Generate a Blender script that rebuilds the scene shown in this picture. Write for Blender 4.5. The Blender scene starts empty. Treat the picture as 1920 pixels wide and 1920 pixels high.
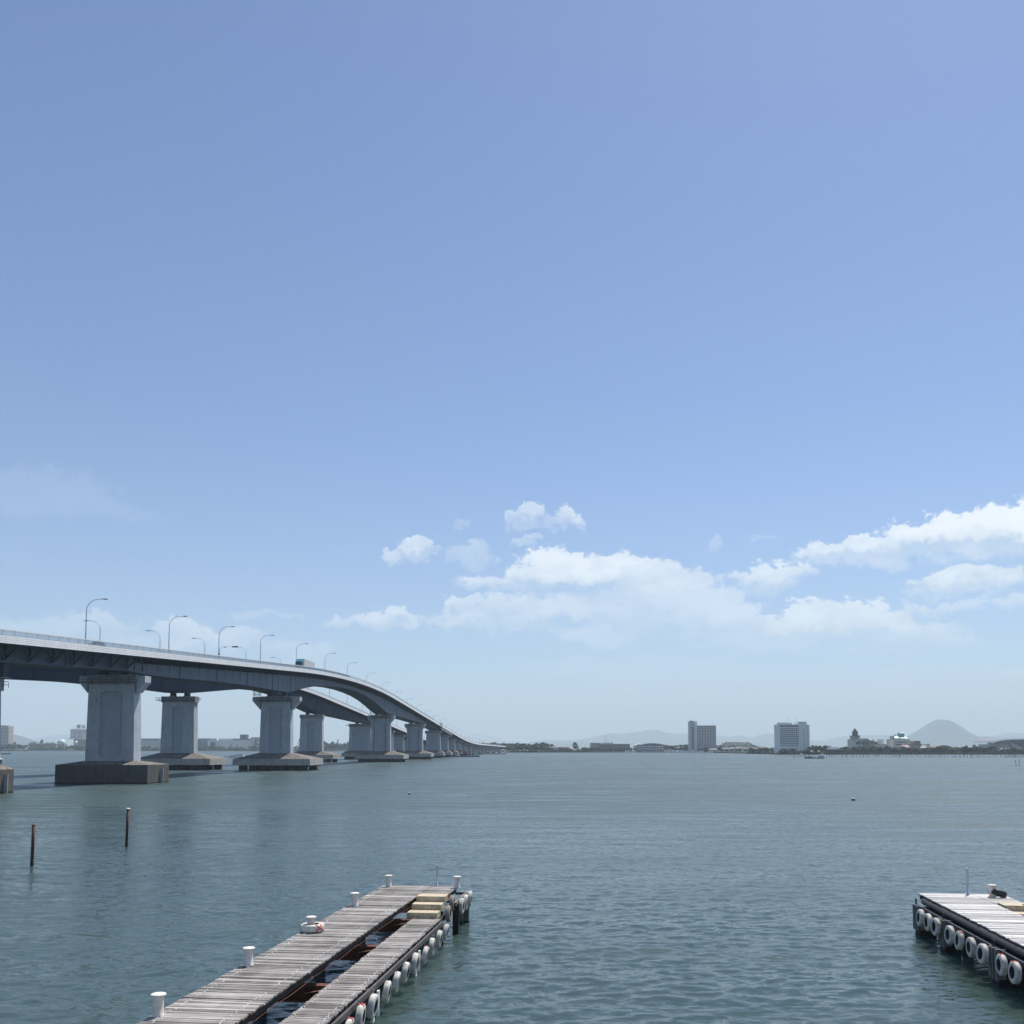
import bpy, bmesh, math, random
from mathutils import Vector, Matrix, noise
S = bpy.context.scene
COL = S.collection
R = math.radians
random.seed(7)

# ---------------------------------------------------------------- camera
HAZE_D = 1.05e-4                      # density of the hazy air
CAM_H = 8.0
F_PX = 1775.0                       # focal length for a 1920 px wide picture
PITCH = math.atan(122.0/F_PX)
cam_d = bpy.data.cameras.new('camera')
cam = bpy.data.objects.new('camera', cam_d)
COL.objects.link(cam)
cam.location = (0, 0, CAM_H)
cam.rotation_euler = (math.pi/2 + PITCH, 0, 0)
cam_d.sensor_width = 36
cam_d.lens = 36*F_PX/1920
cam_d.shift_y = 320/1920
cam_d.clip_start = 0.5
cam_d.clip_end = 60000
S.camera = cam

# ---------------------------------------------------------------- light and exposure
SUN_EL, SUN_AZ = 61.0, 35.0         # azimuth from +Y towards +X
sd = bpy.data.lights.new('sun', 'SUN')
sd.energy = 5.0
sd.angle = R(0.55)
sd.color = (1.0, 0.955, 0.89)
sun = bpy.data.objects.new('sun', sd)
COL.objects.link(sun)
sdir = Vector((math.cos(R(SUN_EL))*math.sin(R(SUN_AZ)), math.cos(R(SUN_EL))*math.cos(R(SUN_AZ)), math.sin(R(SUN_EL))))
sun.rotation_euler = (-sdir).to_track_quat('-Z', 'Y').to_euler()
sun.location = (40, 30, 90)
S.view_settings.view_transform = 'Standard'
S.view_settings.look = 'None'
S.view_settings.gamma = 1
S.view_settings.exposure = 0.35
S.cycles.volume_bounces = 1
S.cycles.max_bounces = 6
try:
    S.cycles.volume_step_rate = 10
except Exception:
    pass

def ray(px, py):
    """direction (x, 1, z) through a pixel of the 1920 px photograph"""
    a, b = (px-960)/F_PX, (1280-py)/F_PX
    y = math.cos(PITCH) - b*math.sin(PITCH)
    z = math.sin(PITCH) + b*math.cos(PITCH)
    return a/y, z/y
def at_z(px, py, z):
    u, v = ray(px, py)
    Y = (z-CAM_H)/v
    return Vector((u*Y, Y, z))
def at_y(px, py, Y):
    u, v = ray(px, py)
    return Vector((u*Y, Y, CAM_H+v*Y))

# ---------------------------------------------------------------- node helpers
class NT:
    def __init__(s, tree):
        s.t = tree; s.n = tree.nodes; s.l = tree.links
    def new(s, typ, **kw):
        nd = s.n.new(typ)
        for k, v in kw.items(): setattr(nd, k, v)
        return nd
    def put(s, sock, v):
        if v is None: return
        if isinstance(v, bpy.types.NodeSocket): s.l.new(v, sock)
        else: sock.default_value = v
    def math(s, op, a, b=None, c=None, clamp=False):
        nd = s.new('ShaderNodeMath', operation=op); nd.use_clamp = clamp
        s.put(nd.inputs[0], a); s.put(nd.inputs[1], b); s.put(nd.inputs[2], c)
        return nd.outputs[0]
    def vmath(s, op, a, b=None):
        nd = s.new('ShaderNodeVectorMath', operation=op)
        s.put(nd.inputs[0], a); s.put(nd.inputs[1], b)
        return nd.outputs[0]
    def noise(s, vec, scale, detail=3, rough=.5, dist=0.0, color=False):
        nd = s.new('ShaderNodeTexNoise')
        s.put(nd.inputs['Vector'], vec)
        nd.inputs['Scale'].default_value = scale; nd.inputs['Detail'].default_value = detail
        nd.inputs['Roughness'].default_value = rough; nd.inputs['Distortion'].default_value = dist
        return nd.outputs[1] if color else nd.outputs[0]
    def mapping(s, vec, scale=(1,1,1), rot=(0,0,0), loc=(0,0,0)):
        nd = s.new('ShaderNodeMapping')
        s.put(nd.inputs[0], vec); nd.inputs[1].default_value = loc; nd.inputs[2].default_value = rot; nd.inputs[3].default_value = scale
        return nd.outputs[0]
    def rng(s, v, a, b, c, d, smooth=False):
        nd = s.new('ShaderNodeMapRange')
        if smooth: nd.interpolation_type = 'SMOOTHSTEP'
        s.put(nd.inputs[0], v)
        for i, q in enumerate((a, b, c, d)): nd.inputs[i+1].default_value = q
        return nd.outputs[0]
    def mix(s, f, a, b, mode='MIX'):
        nd = s.new('ShaderNodeMix', data_type='RGBA', blend_type=mode)
        s.put(nd.inputs[0], f)
        for i, v in ((6, a), (7, b)):
            if isinstance(v, tuple) and len(v) == 3: v = (*v, 1)
            s.put(nd.inputs[i], v)
        return nd.outputs[2]
    def bump(s, h, strength, dist, normal=None):
        nd = s.new('ShaderNodeBump')
        nd.inputs['Strength'].default_value = strength; nd.inputs['Distance'].default_value = dist
        s.put(nd.inputs['Height'], h)
        if normal is not None: s.l.new(normal, nd.inputs['Normal'])
        return nd.outputs[0]

# ---------------------------------------------------------------- world: sky with clouds
W = bpy.data.worlds.new('World'); S.world = W; W.use_nodes = True
n = NT(W.node_tree); n.n.clear()
out = n.new('ShaderNodeOutputWorld'); bg = n.new('ShaderNodeBackground')
n.l.new(bg.outputs[0], out.inputs[0])
sky = n.new('ShaderNodeTexSky', sky_type='NISHITA')
sky.sun_disc = False
sky.sun_elevation = R(SUN_EL); sky.sun_rotation = R(SUN_AZ)
sky.altitude = 90; sky.air_density = 1.0; sky.dust_density = .42; sky.ozone_density = 2.2
SKY_STR = 0.1
tc = n.new('ShaderNodeTexCoord')
sep = n.new('ShaderNodeSeparateXYZ'); n.l.new(tc.outputs['Generated'], sep.inputs[0])
az = n.math('ARCTAN2', sep.outputs[0], sep.outputs[1])
el = n.math('ARCSINE', sep.outputs[2])
cv = n.new('ShaderNodeCombineXYZ'); n.l.new(az, cv.inputs[0]); n.l.new(el, cv.inputs[1])
cvec = cv.outputs[0]
CL = [  # clouds: pixel centre, radii, density
 (1075,1070,150,40,1.0),(1215,1085,150,42,.85),(960,1088,110,26,.75),(1130,1130,210,48,.68),
 (875,1130,42,22,.75),(960,1160,170,34,.7),(1120,1190,110,28,.7),(1270,1160,150,70,.66),
 (1450,1085,95,30,.9),(1400,1185,160,50,.66),(1560,1165,180,46,.9),(1680,1195,130,34,.65),
 (1835,1008,190,44,1.1),(1680,1030,150,32,.95),(1570,1043,70,22,.9),(1935,1000,90,50,1.15),
 (1815,1088,92,32,.95),(1800,1140,50,18,.6),(1915,1135,45,20,.6),(1385,1225,70,18,.35),
 (745,1032,36,15,.6),(785,1022,36,22,.75),(800,1034,34,16,.6),(975,985,34,16,.6),(998,968,26,20,.7),(1030,985,40,12,.45),(1062,970,34,20,.75),(1086,978,22,12,.5),(885,1035,50,24,.42),(990,1022,32,9,.4),
 (725,1160,60,20,.75),(640,1158,40,12,.5),(1345,1027,28,10,.28),(868,976,16,8,.25),(1430,1012,22,6,.3),
 (110,1190,160,36,.32),(175,1180,60,26,.42),(345,1185,65,34,.6),(430,1200,70,28,.5),(560,1220,80,24,.35),
 (250,1215,140,30,.3),(75,925,150,45,.13),(150,950,120,22,.12),(500,1152,75,7,.33),
 (1200,1250,260,26,.22),(1700,1265,200,20,.18),(1905,1262,50,14,.4),(1350,1275,300,22,.18),
]
wn1 = n.noise(n.mapping(cvec, (1,1.9,1)), 15, 7, .62)
wn2 = n.noise(n.mapping(cvec, (1,1.6,1), loc=(3.3,1.7,0)), 55, 6, .62)
# warp the coordinates so that the outlines billow
wc = n.noise(cvec, 16, 6, .65, color=True)
wv = n.vmath('MULTIPLY', n.vmath('SUBTRACT', wc, (.5,.5,.5)), (.075,.055,0))
wv = n.vmath('ADD', wv, n.vmath('MULTIPLY', n.vmath('SUBTRACT', n.noise(cvec, 60, 5, .65, color=True), (.5,.5,.5)), (.030,.022,0)))
pv = n.vmath('ADD', cvec, wv)
acc = None; dacc = None; tacc = None
for (px, py, rx, ry, dn) in CL:
    u, v = ray(px, py)
    a0 = math.atan2(u, 1); e0 = math.asin(v/math.sqrt(1+u*u+v*v))
    q = n.vmath('MULTIPLY', n.vmath('SUBTRACT', pv, (a0, e0, 0)), (F_PX/rx/1.15, F_PX/ry/1.1, 0))
    ln = n.new('ShaderNodeVectorMath', operation='LENGTH'); n.l.new(q, ln.inputs[0])
    m_ = n.rng(ln.outputs['Value'], 0.25, 1.25, 1, 0, True)
    d_ = n.math('MULTIPLY', m_, dn)
    sc_ = n.new('ShaderNodeVectorMath', operation='SCALE'); n.l.new(q, sc_.inputs[0]); n.l.new(d_, sc_.inputs['Scale'])
    if acc is None: acc, dacc, tacc = m_, d_, sc_.outputs[0]
    else:
        acc = n.math('MAXIMUM', acc, m_); dacc = n.math('MAXIMUM', dacc, d_); tacc = n.vmath('ADD', tacc, sc_.outputs[0])
# clouds elsewhere in the sky (seen only from other directions)
away = n.rng(n.math('ABSOLUTE', az), .62, .85, 0, 1, True)
bandm = n.math('MULTIPLY', n.rng(el, .02, .12, .3, 1, True), n.rng(el, .2, .5, 1, 0, True))
oth = n.math('MULTIPLY', n.math('MULTIPLY', away, bandm), n.rng(n.noise(n.mapping(cvec,(1,2.4,1)), 5, 4, .5), .45, .7, 0, .9, True))
acc = n.math('MAXIMUM', acc, oth); dacc = n.math('MAXIMUM', dacc, n.math('MULTIPLY', oth, .8))
wn4 = n.noise(n.mapping(cvec, (1,1.4,1), loc=(5.1,.3,0)), 130, 4, .6)
fb = n.math('ADD', n.math('ADD', n.math('MULTIPLY', wn1, .45), n.math('MULTIPLY', wn2, .38)), n.math('MULTIPLY', wn4, .17))
cov = n.math('MULTIPLY_ADD', n.math('SUBTRACT', fb, .5), 3.3, acc)
ts = n.new('ShaderNodeSeparateXYZ'); n.l.new(tacc, ts.inputs[0])
wd = n.rng(ts.outputs[1], -.30, .40, .85, .24, True)
shape = n.math('DIVIDE', n.math('SUBTRACT', cov, .22), wd, clamp=True)
shape = n.rng(shape, 0, 1, 0, 1, True)
edge = n.rng(acc, 0, .25, 0, 1, True)
dens = n.math('DIVIDE', dacc, n.math('MAXIMUM', acc, .02))
alpha = n.math('MULTIPLY', n.math('MULTIPLY', shape, edge), n.math('MULTIPLY', n.math('MULTIPLY', dens, n.rng(ts.outputs[1], -.40, .10, .66, 1, True)), .84), clamp=True)
# bright upper rims, slightly grey hearts
wn3 = n.noise(n.mapping(cvec, (1,1.9,1), loc=(-.010,-.022,0)), 15, 7, .62)
lit = n.rng(n.math('SUBTRACT', wn3, wn1), -.07, .07, 1.0, .0)
lit2 = n.math('MULTIPLY_ADD', n.rng(ts.outputs[1], -.25, .45, 0, 1, True), .6, n.math('MULTIPLY', lit, .4))
ccol = n.mix(lit2, (5.6,6.5,7.3), (8.5,8.9,9.1))
hsv = n.new('ShaderNodeHueSaturation')
hsv.inputs['Saturation'].default_value = 1.0; hsv.inputs['Value'].default_value = 1.0
n.l.new(sky.outputs[0], hsv.inputs['Color'])
tint = n.mix(1.0, hsv.outputs[0], (.79, .835, .955), 'MULTIPLY')
# soft milky veil, thicker low down
skyc = n.mix(alpha, tint, ccol)
n.l.new(skyc, bg.inputs[0])
bg.inputs[1].default_value = SKY_STR

# ---------------------------------------------------------------- materials
MATS = {}
def mat(name):
    m = bpy.data.materials.new(name); m.use_nodes = True
    t = NT(m.node_tree)
    b = t.n['Principled BSDF']
    MATS[name] = m
    return m, t, b
def simple(name, col, rough=.6, metal=0.0, var=.12, scale=1.5, bump=0.0, island=0.0, detail=4, spec=.5, vscale=(1,1,1)):
    m, t, b = mat(name)
    g = t.new('ShaderNodeNewGeometry')
    pos = t.mapping(g.outputs['Position'], vscale)
    nz = t.noise(pos, scale, detail, .6)
    d = tuple(c*(1-var) for c in col); l = tuple(min(1, c*(1+var)) for c in col)
    c = t.mix(t.rng(nz, .3, .7, 0, 1), d, l)
    if island:
        f = t.rng(g.outputs['Random Per Island'], 0, 1, 1-island, 1+island)
        cc = t.new('ShaderNodeCombineXYZ'); [t.l.new(f, cc.inputs[i]) for i in range(3)]
        c = t.mix(1.0, c, cc.outputs[0], 'MULTIPLY')
    t.l.new(c, b.inputs['Base Color'])
    b.inputs['Roughness'].default_value = rough; b.inputs['Metallic'].default_value = metal
    b.inputs['Specular IOR Level'].default_value = spec
    if bump:
        t.l.new(t.bump(nz, 1.0, bump), b.inputs['Normal'])
    return m
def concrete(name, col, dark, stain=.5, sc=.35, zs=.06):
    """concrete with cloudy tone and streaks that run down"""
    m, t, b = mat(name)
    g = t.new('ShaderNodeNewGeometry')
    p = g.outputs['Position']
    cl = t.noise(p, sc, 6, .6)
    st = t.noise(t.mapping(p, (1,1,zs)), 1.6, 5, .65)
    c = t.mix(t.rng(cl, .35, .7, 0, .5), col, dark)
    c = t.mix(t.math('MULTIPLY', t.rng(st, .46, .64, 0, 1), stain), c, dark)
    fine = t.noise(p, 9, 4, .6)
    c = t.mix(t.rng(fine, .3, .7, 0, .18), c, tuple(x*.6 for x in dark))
    if name == 'pier_paint':                     # flaked paint: small dark scars, most of them in vertical runs
        fl = t.noise(t.mapping(p, (1,1,.6)), 2.6, 3, .7, .8); zone = t.noise(t.mapping(p, (1,1,.12), loc=(3,1,0)), .55, 2, .5)
        c = t.mix(t.math('MULTIPLY', t.rng(fl, .635, .65, 0, .9), t.rng(zone, .5, .56, 0, 1)), c, (.035,.04,.045))
    t.l.new(c, b.inputs['Base Color']); b.inputs['Roughness'].default_value = .85
    b.inputs['Specular IOR Level'].default_value = .25
    t.l.new(t.bump(cl, .5, .05), b.inputs['Normal'])
    return m
concrete('pier_paint', (.50,.54,.585), (.30,.325,.355), .5)
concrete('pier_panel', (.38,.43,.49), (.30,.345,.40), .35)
concrete('cap_concrete', (.36,.37,.37), (.18,.19,.20), .5)
concrete('old_concrete', (.25,.23,.20), (.075,.066,.058), .9, .5, .05)
concrete('caisson_shaded', (.125,.12,.11), (.055,.052,.048), .55, .5, .09)  # shade put into the box's colour; the sunlit slope above stays paler
concrete('pale_concrete', (.46,.45,.42), (.24,.235,.22), .5, .5, .09)
concrete('pile_concrete', (.24,.24,.23), (.07,.07,.065), .6, 1.2, .1)
def steel(name, col, dark, panel):
    m, t, b = mat(name)
    g = t.new('ShaderNodeNewGeometry')
    p = g.outputs['Position']
    cl = t.noise(p, .12, 4, .5)
    st = t.noise(t.mapping(p, (.6,.6,.07)), 1.3, 4, .6)
    c = t.mix(t.rng(cl, .35, .65, 0, .6), col, tuple(x*.8 for x in col))
    c = t.mix(t.math('MULTIPLY', t.rng(st, .5, .7, 0, 1), .35), c, dark)
    t.l.new(c, b.inputs['Base Color']); b.inputs['Roughness'].default_value = .7; b.inputs['Specular IOR Level'].default_value = .18
    return m
steel('steel_light', (.17,.205,.25), (.10,.125,.155), 1)
steel('steel_grey', (.115,.145,.185), (.07,.09,.115), 1)
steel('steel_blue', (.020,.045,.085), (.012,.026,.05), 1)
steel('steel_dark', (.055,.07,.09), (.03,.035,.045), 1)
concrete('deck_fascia', (.93,.93,.92), (.70,.71,.71), .35, .3, .3)
simple('fascia_joint', (.22,.24,.26), .8)
simple('asphalt', (.06,.06,.062), .9)
simple('rail_metal', (.38,.45,.52), .5, .1, .08)
simple('lamp_metal', (.38,.41,.45), .45, .5, .08)
simple('lamp_glass', (.12,.13,.15), .3)
simple('white_paint', (.78,.78,.75), .45, 0, .06, 3)
concrete('bollard_paint', (.80,.79,.75), (.50,.43,.35), .45, 3.0, .12)
simple('red_oxide', (.085,.026,.022), .75, 0, .35, 6)
simple('rust', (.12,.048,.030), .9, 0, .45, 7, .01)
simple('black_weed', (.018,.018,.016), .8, 0, .4, 6, .02)
simple('black_rubber', (.025,.025,.027), .6, 0, .2, 8)
simple('white_tyre', (.54,.52,.46), .7, 0, .38, 6, .004)
simple('grimy_tyre', (.30,.24,.19), .75, 0, .3, 7, .004)
simple('red_rope', (.55,.05,.05), .8)
simple('tan_rope', (.40,.24,.14), .8)
simple('step_wood', (.46,.385,.27), .8, 0, .25, 6, .004, island=.1)
simple('glass_dark', (.05,.065,.085), .15, 0, .1)
simple('glass_blue', (.10,.15,.21), .2, 0, .1)
simple('wall_white', (.72,.72,.70), .7, 0, .06, .2)
simple('wall_grey', (.45,.46,.46), .75, 0, .1, .2)
simple('wall_cream', (.58,.54,.47), .75, 0, .1, .2)
simple('wall_tan', (.36,.30,.26), .8, 0, .1, .2)
simple('wall_pink', (.46,.34,.32), .8, 0, .1, .2)
simple('wall_dark', (.10,.11,.12), .8, 0, .1, .2)
simple('roof_grey', (.20,.20,.20), .8, 0, .15, .3)
simple('roof_brown', (.17,.12,.10), .8, 0, .15, .3)
simple('roof_metal', (.20,.23,.25), .95, 0, .08, .1)
simple('roof_teal', (.10,.36,.36), .5, 0, .1, .3)
simple('dome_mint', (.42,.62,.52), .45, 0, .05, .3)
simple('hull_white', (.80,.80,.80), .4, 0, .05)
simple('hull_dark', (.07,.09,.12), .6, 0, .15)
simple('truck_teal', (.02,.20,.26), .35, 0, .05)
simple('truck_box', (.50,.50,.49), .6, 0, .06, .6)
simple('machine_red', (.14,.035,.045), .6, 0, .2)
simple('grass_green', (.07,.10,.035), .95, 0, .4, .05)
simple('reed_green', (.12,.15,.055), .9, 0, .35, .3, island=.25)
simple('sand', (.42,.38,.31), .95, 0, .15, .2)
simple('bark', (.09,.07,.05), .9, 0, .3, 2)
simple('plank_joint', (.05,.045,.04), .9)
def leaf(name, col, sc):
    m, t, b = mat(name)
    g = t.new('ShaderNodeNewGeometry'); oi = t.new('ShaderNodeObjectInfo')
    nz = t.noise(g.outputs['Position'], sc, 3, .6)
    f = t.math('ADD', t.math('MULTIPLY', nz, .8), t.math('MULTIPLY', g.outputs['Random Per Island'], .5))
    c = t.mix(t.rng(f, .35, .95, 0, 1), tuple(x*.6 for x in col), tuple(x*1.45 for x in col))
    k = t.rng(oi.outputs['Random'], 0, 1, .72, 1.28)
    cc = t.new('ShaderNodeCombineXYZ'); [t.l.new(k, cc.inputs[i]) for i in range(3)]
    c = t.mix(1.0, c, cc.outputs[0], 'MULTIPLY')
    t.l.new(c, b.inputs['Base Color']); b.inputs['Roughness'].default_value = .75
    b.inputs['Specular IOR Level'].default_value = .25
    return m
leaf('leaf_broad', (.046,.074,.032), .12)
leaf('leaf_dark', (.027,.050,.028), .12)
leaf('leaf_light', (.08,.11,.045), .12)
# weathered planks, one tone per board
m, t, b = mat('weathered_wood')
g = t.new('ShaderNodeNewGeometry'); p = g.outputs['Position']
ang = math.atan(.1225)
pl = t.mapping(p, (1,1,1), rot=(0,0,ang))
grain = t.noise(t.mapping(pl, (.35,9,1)), 5, 6, .7)
patch = t.noise(t.mapping(pl, (1.0,.55,1)), .9, 5, .65)
isl = g.outputs['Random Per Island']
f = t.math('ADD', t.math('ADD', t.math('MULTIPLY', grain, .55), t.math('MULTIPLY', patch, .5)), t.math('MULTIPLY', isl, .30))
c = t.mix(t.rng(f, .45, .92, 0, 1), (.036,.031,.028), (.45,.42,.39))
c = t.mix(t.rng(t.noise(t.mapping(pl, (.3,6,1), loc=(4,4,0)), 4, 5, .7), .56, .66, 0, .75), c, (.035,.028,.024))
c = t.mix(t.rng(t.noise(p, .7, 4, .6), .58, .76, 0, .3), c, (.24,.18,.13))
t.l.new(c, b.inputs['Base Color']); b.inputs['Roughness'].default_value = .8
t.l.new(t.bump(grain, .6, .012), b.inputs['Normal'])
m, t, b = mat('glare_pale_wood')  # sun glare put into the plank colour as a paler tone
g = t.new('ShaderNodeNewGeometry'); p = g.outputs['Position']
pl = t.mapping(p, (1,1,1), rot=(0,0,ang))
grain = t.noise(t.mapping(pl, (.35,9,1)), 5, 6, .7)
isl = g.outputs['Random Per Island']
f = t.math('ADD', t.math('MULTIPLY', grain, .8), t.math('MULTIPLY', isl, .35))
c = t.mix(t.rng(f, .35, .85, 0, 1), (.15,.135,.125), (.80,.775,.74))
t.l.new(c, b.inputs['Base Color']); b.inputs['Roughness'].default_value = .55
t.l.new(t.bump(grain, .6, .012), b.inputs['Normal'])
# mountains: wooded slopes
m, t, b = mat('mountain_wood')
g = t.new('ShaderNodeNewGeometry')
nz = t.noise(g.outputs['Position'], .004, 8, .65)
c = t.mix(t.rng(nz, .35, .65, 0, 1), (.012,.024,.022), (.026,.040,.030))
t.l.new(c, b.inputs['Base Color']); b.inputs['Roughness'].default_value = .95
# water
m, t, b = mat('lake_water')
g = t.new('ShaderNodeNewGeometry'); p = g.outputs['Position']
def slope(vec, sc, det, rough, amp, dist=0.0):
    """two independent noise channels used as the surface's slope in x and y"""
    q = t.vmath('SUBTRACT', t.noise(vec, sc, det, rough, dist, color=True), (.5,.5,.5))
    return t.vmath('MULTIPLY', q, amp)
gust = t.noise(t.mapping(p, (.012,.05,1), loc=(2,2,0)), 1.0, 5, .62)
streak = t.noise(t.mapping(p, (.05,.30,1), rot=(0,0,R(-6)), loc=(5,1,0)), 1.0, 5, .68)
s2 = slope(t.mapping(p, (.6,1.3,1), rot=(0,0,R(7)), loc=(2,5,0)), 3.6, 3, .6, (.62,1.10,0), .3)
ds = t.new('ShaderNodeVectorMath', operation='LENGTH'); t.l.new(p, ds.inputs[0]); dist = ds.outputs['Value']
gs = t.new('ShaderNodeVectorMath', operation='SCALE'); t.l.new(s2, gs.inputs[0]); t.l.new(t.math('MULTIPLY', t.rng(gust, .32, .68, .60, 1.25), t.rng(dist, 50, 220, 1.0, .65, True)), gs.inputs['Scale'])
s4 = slope(t.mapping(p, (.30,1.15,1), rot=(0,0,R(-6)), loc=(9,2,0)), .62, 4, .65, (.22,.75,0), .4)
g4 = t.new('ShaderNodeVectorMath', operation='SCALE'); t.l.new(s4, g4.inputs[0]); t.l.new(t.rng(dist, 70, 260, 0, 1.0, True), g4.inputs['Scale'])
nm = t.new('ShaderNodeVectorMath', operation='NORMALIZE'); g2 = t.new('ShaderNodeNewGeometry'); t.l.new(t.vmath('ADD', t.vmath('ADD', gs.outputs[0], g4.outputs[0]), g2.outputs['Normal']), nm.inputs[0])
t.l.new(nm.outputs[0], b.inputs['Normal'])
rough = t.math('MULTIPLY', t.rng(dist, 20, 170, .15, .36, True), t.rng(t.math('ADD', t.math('MULTIPLY', streak, .6), t.math('MULTIPLY', gust, .4)), .38, .62, .58, 1.55))
t.l.new(rough, b.inputs['Roughness']); b.inputs['IOR'].default_value = 1.333
c = t.mix(t.rng(gust, .35, .65, 0, 1), (.036,.062,.060), (.048,.078,.077))
b.subsurface_method = 'BURLEY'
b.inputs['Subsurface Weight'].default_value = 1.0; b.inputs['Subsurface Radius'].default_value = (.7,1.1,1.1); b.inputs['Subsurface Scale'].default_value = 1.3
t.l.new(c, b.inputs['Base Color'])
M = MATS

# ---------------------------------------------------------------- mesh builder
class MB:
    def __init__(s): s.v = []; s.f = []; s.m = []; s.mats = []; s.sm = []
    def mi(s, name):
        if name not in s.mats: s.mats.append(name)
        return s.mats.index(name)
    def add(s, vs, fs, mt, smooth=False):
        o = len(s.v); s.v += [tuple(v) for v in vs]; k = s.mi(mt)
        for f in fs: s.f.append([i+o for i in f]); s.m.append(k); s.sm.append(smooth)
    def box(s, c, d, mt, rot=0.0, tilt=None):
        x, y, z = d[0]/2, d[1]/2, d[2]/2
        vs = [Vector((a*x, b*y, e*z)) for e in (-1,1) for (a,b) in ((-1,-1),(1,-1),(1,1),(-1,1))]
        if tilt is not None: vs = [tilt @ v for v in vs]
        if rot:
            q = Matrix.Rotation(rot, 3, 'Z'); vs = [q @ v for v in vs]
        c = Vector(c)
        s.add([v+c for v in vs], [(0,3,2,1),(4,5,6,7),(0,1,5,4),(1,2,6,5),(2,3,7,6),(3,0,4,7)], mt)
    def hexa(s, bot, top, mt):
        """bot / top: four corners each, counter-clockwise from above"""
        s.add(list(bot)+list(top), [(0,3,2,1),(4,5,6,7),(0,1,5,4),(1,2,6,5),(2,3,7,6),(3,0,4,7)], mt)
    def bar(s, a, b, w, h, mt):
        a, b = Vector(a), Vector(b); d = (b-a); L = d.length
        if L < 1e-6: return
        d /= L
        up = Vector((0,0,1)) if abs(d.z) < .95 else Vector((0,1,0))
        r = d.cross(up).normalized(); u = r.cross(d)
        vs = []
        for q in (a, b):
            for (i, j) in ((-1,-1),(1,-1),(1,1),(-1,1)): vs.append(q + r*i*w/2 + u*j*h/2)
        s.add(vs, [(0,1,2,3),(7,6,5,4),(1,0,4,5),(2,1,5,6),(3,2,6,7),(0,3,7,4)], mt)
    def tube(s, pts, r, mt, n=8, caps=True, closed=False):
        pts = [Vector(p) for p in pts]; N = len(pts)
        rs = r if isinstance(r, (list, tuple)) else [r]*N
        vs = []; fs = []
        prev = None
        for i, p in enumerate(pts):
            if closed: d = (pts[(i+1) % N]-pts[i-1])
            else: d = pts[min(i+1, N-1)]-pts[max(i-1, 0)]
            d.normalize()
            if prev is None:
                up = Vector((0,0,1)) if abs(d.z) < .9 else Vector((1,0,0))
                a = d.cross(up).normalized()
            else:
                a = (prev - d*prev.dot(d)).normalized()
            prev = a; b_ = d.cross(a)
            for k in range(n):
                t_ = 2*math.pi*k/n
                vs.append(p + (a*math.cos(t_)+b_*math.sin(t_))*rs[i])
        for i in range(N if closed else N-1):
            j = (i+1) % N
            for k in range(n):
                l = (k+1) % n
                fs.append((i*n+k, i*n+l, j*n+l, j*n+k))
        if caps and not closed:
            fs.append(tuple(range(n-1,-1,-1))); fs.append(tuple((N-1)*n+k for k in range(n)))
        s.add(vs, fs, mt, True)
    def lathe(s, prof, mt, c=(0,0,0), n=20, smooth=True):
        vs = []; fs = []; c = Vector(c)
        for (r, z) in prof:
            for k in range(n):
                t_ = 2*math.pi*k/n; vs.append(c+Vector((r*math.cos(t_), r*math.sin(t_), z)))
        for i in range(len(prof)-1):
            for k in range(n):
                l = (k+1) % n; fs.append((i*n+k, i*n+l, (i+1)*n+l, (i+1)*n+k))
        fs.append(tuple(range(n-1,-1,-1))); fs.append(tuple((len(prof)-1)*n+k for k in range(n)))
        s.add(vs, fs, mt, smooth)
    def torus(s, c, R_, r, mt, axis='X', n=24, k=10, sx=1.0, rz=0.0, inner=None):
        """tyre: flattened ring section; axis = the wheel's axle direction"""
        vs = []; fs = []; fi = []; c = Vector(c)
        q = Matrix.Rotation(rz, 3, 'Z')
        for i in range(n):
            a = 2*math.pi*i/n
            for j in range(k):
                b = 2*math.pi*j/k
                cb, sb = math.cos(b), math.sin(b)
                rr = R_ + r*(abs(cb)**.6)*(1 if cb > 0 else -1)
                w = r*sx*(abs(sb)**.6)*(1 if sb > 0 else -1)
                if axis == 'X': v = Vector((w, rr*math.cos(a), rr*math.sin(a)))
                elif axis == 'Z': v = Vector((rr*math.cos(a), rr*math.sin(a), w))
                else: v = Vector((rr*math.cos(a), w, rr*math.sin(a)))
                vs.append(c + q @ v)
        for i in range(n):
            i2 = (i+1) % n
            for j in range(k):
                j2 = (j+1) % k
                (fi if inner and math.cos(2*math.pi*(j+.5)/k) < -.45 else fs).append((i*k+j, i2*k+j, i2*k+j2, i*k+j2))
        s.add(vs, fs, mt, True)
        if fi: s.add(vs, fi, inner, True)
    def build(s, name, parent=None, loc=None, rz=None, bevel=0.0, fix=False, world=False):
        me = bpy.data.meshes.new(name)
        if world and parent is not None:      # vertices were given in world space: make them relative to the thing's base
            q = Vector((0,0,0)); a = parent
            while a is not None: q += a.location; a = a.parent
            s.v = [tuple(Vector(v)-q) for v in s.v]
        elif world and loc is not None:
            s.v = [tuple(Vector(v)-Vector(loc)) for v in s.v]
        me.from_pydata(s.v, [], s.f)
        for k in s.mats: me.materials.append(M[k])
        me.polygons.foreach_set('material_index', s.m)
        me.polygons.foreach_set('use_smooth', s.sm)
        me.update()
        if fix or bevel:
            bm = bmesh.new(); bm.from_mesh(me)
            if bevel:
                bmesh.ops.bevel(bm, geom=[e for e in bm.edges if e.is_manifold and e.calc_face_angle(0) > .5], offset=bevel, segments=2, affect='EDGES')
            bmesh.ops.recalc_face_normals(bm, faces=bm.faces)
            bm.to_mesh(me); bm.free()
        o = bpy.data.objects.new(name, me); COL.objects.link(o)
        if parent is not None: o.parent = parent
        if loc is not None: o.location = loc
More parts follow.
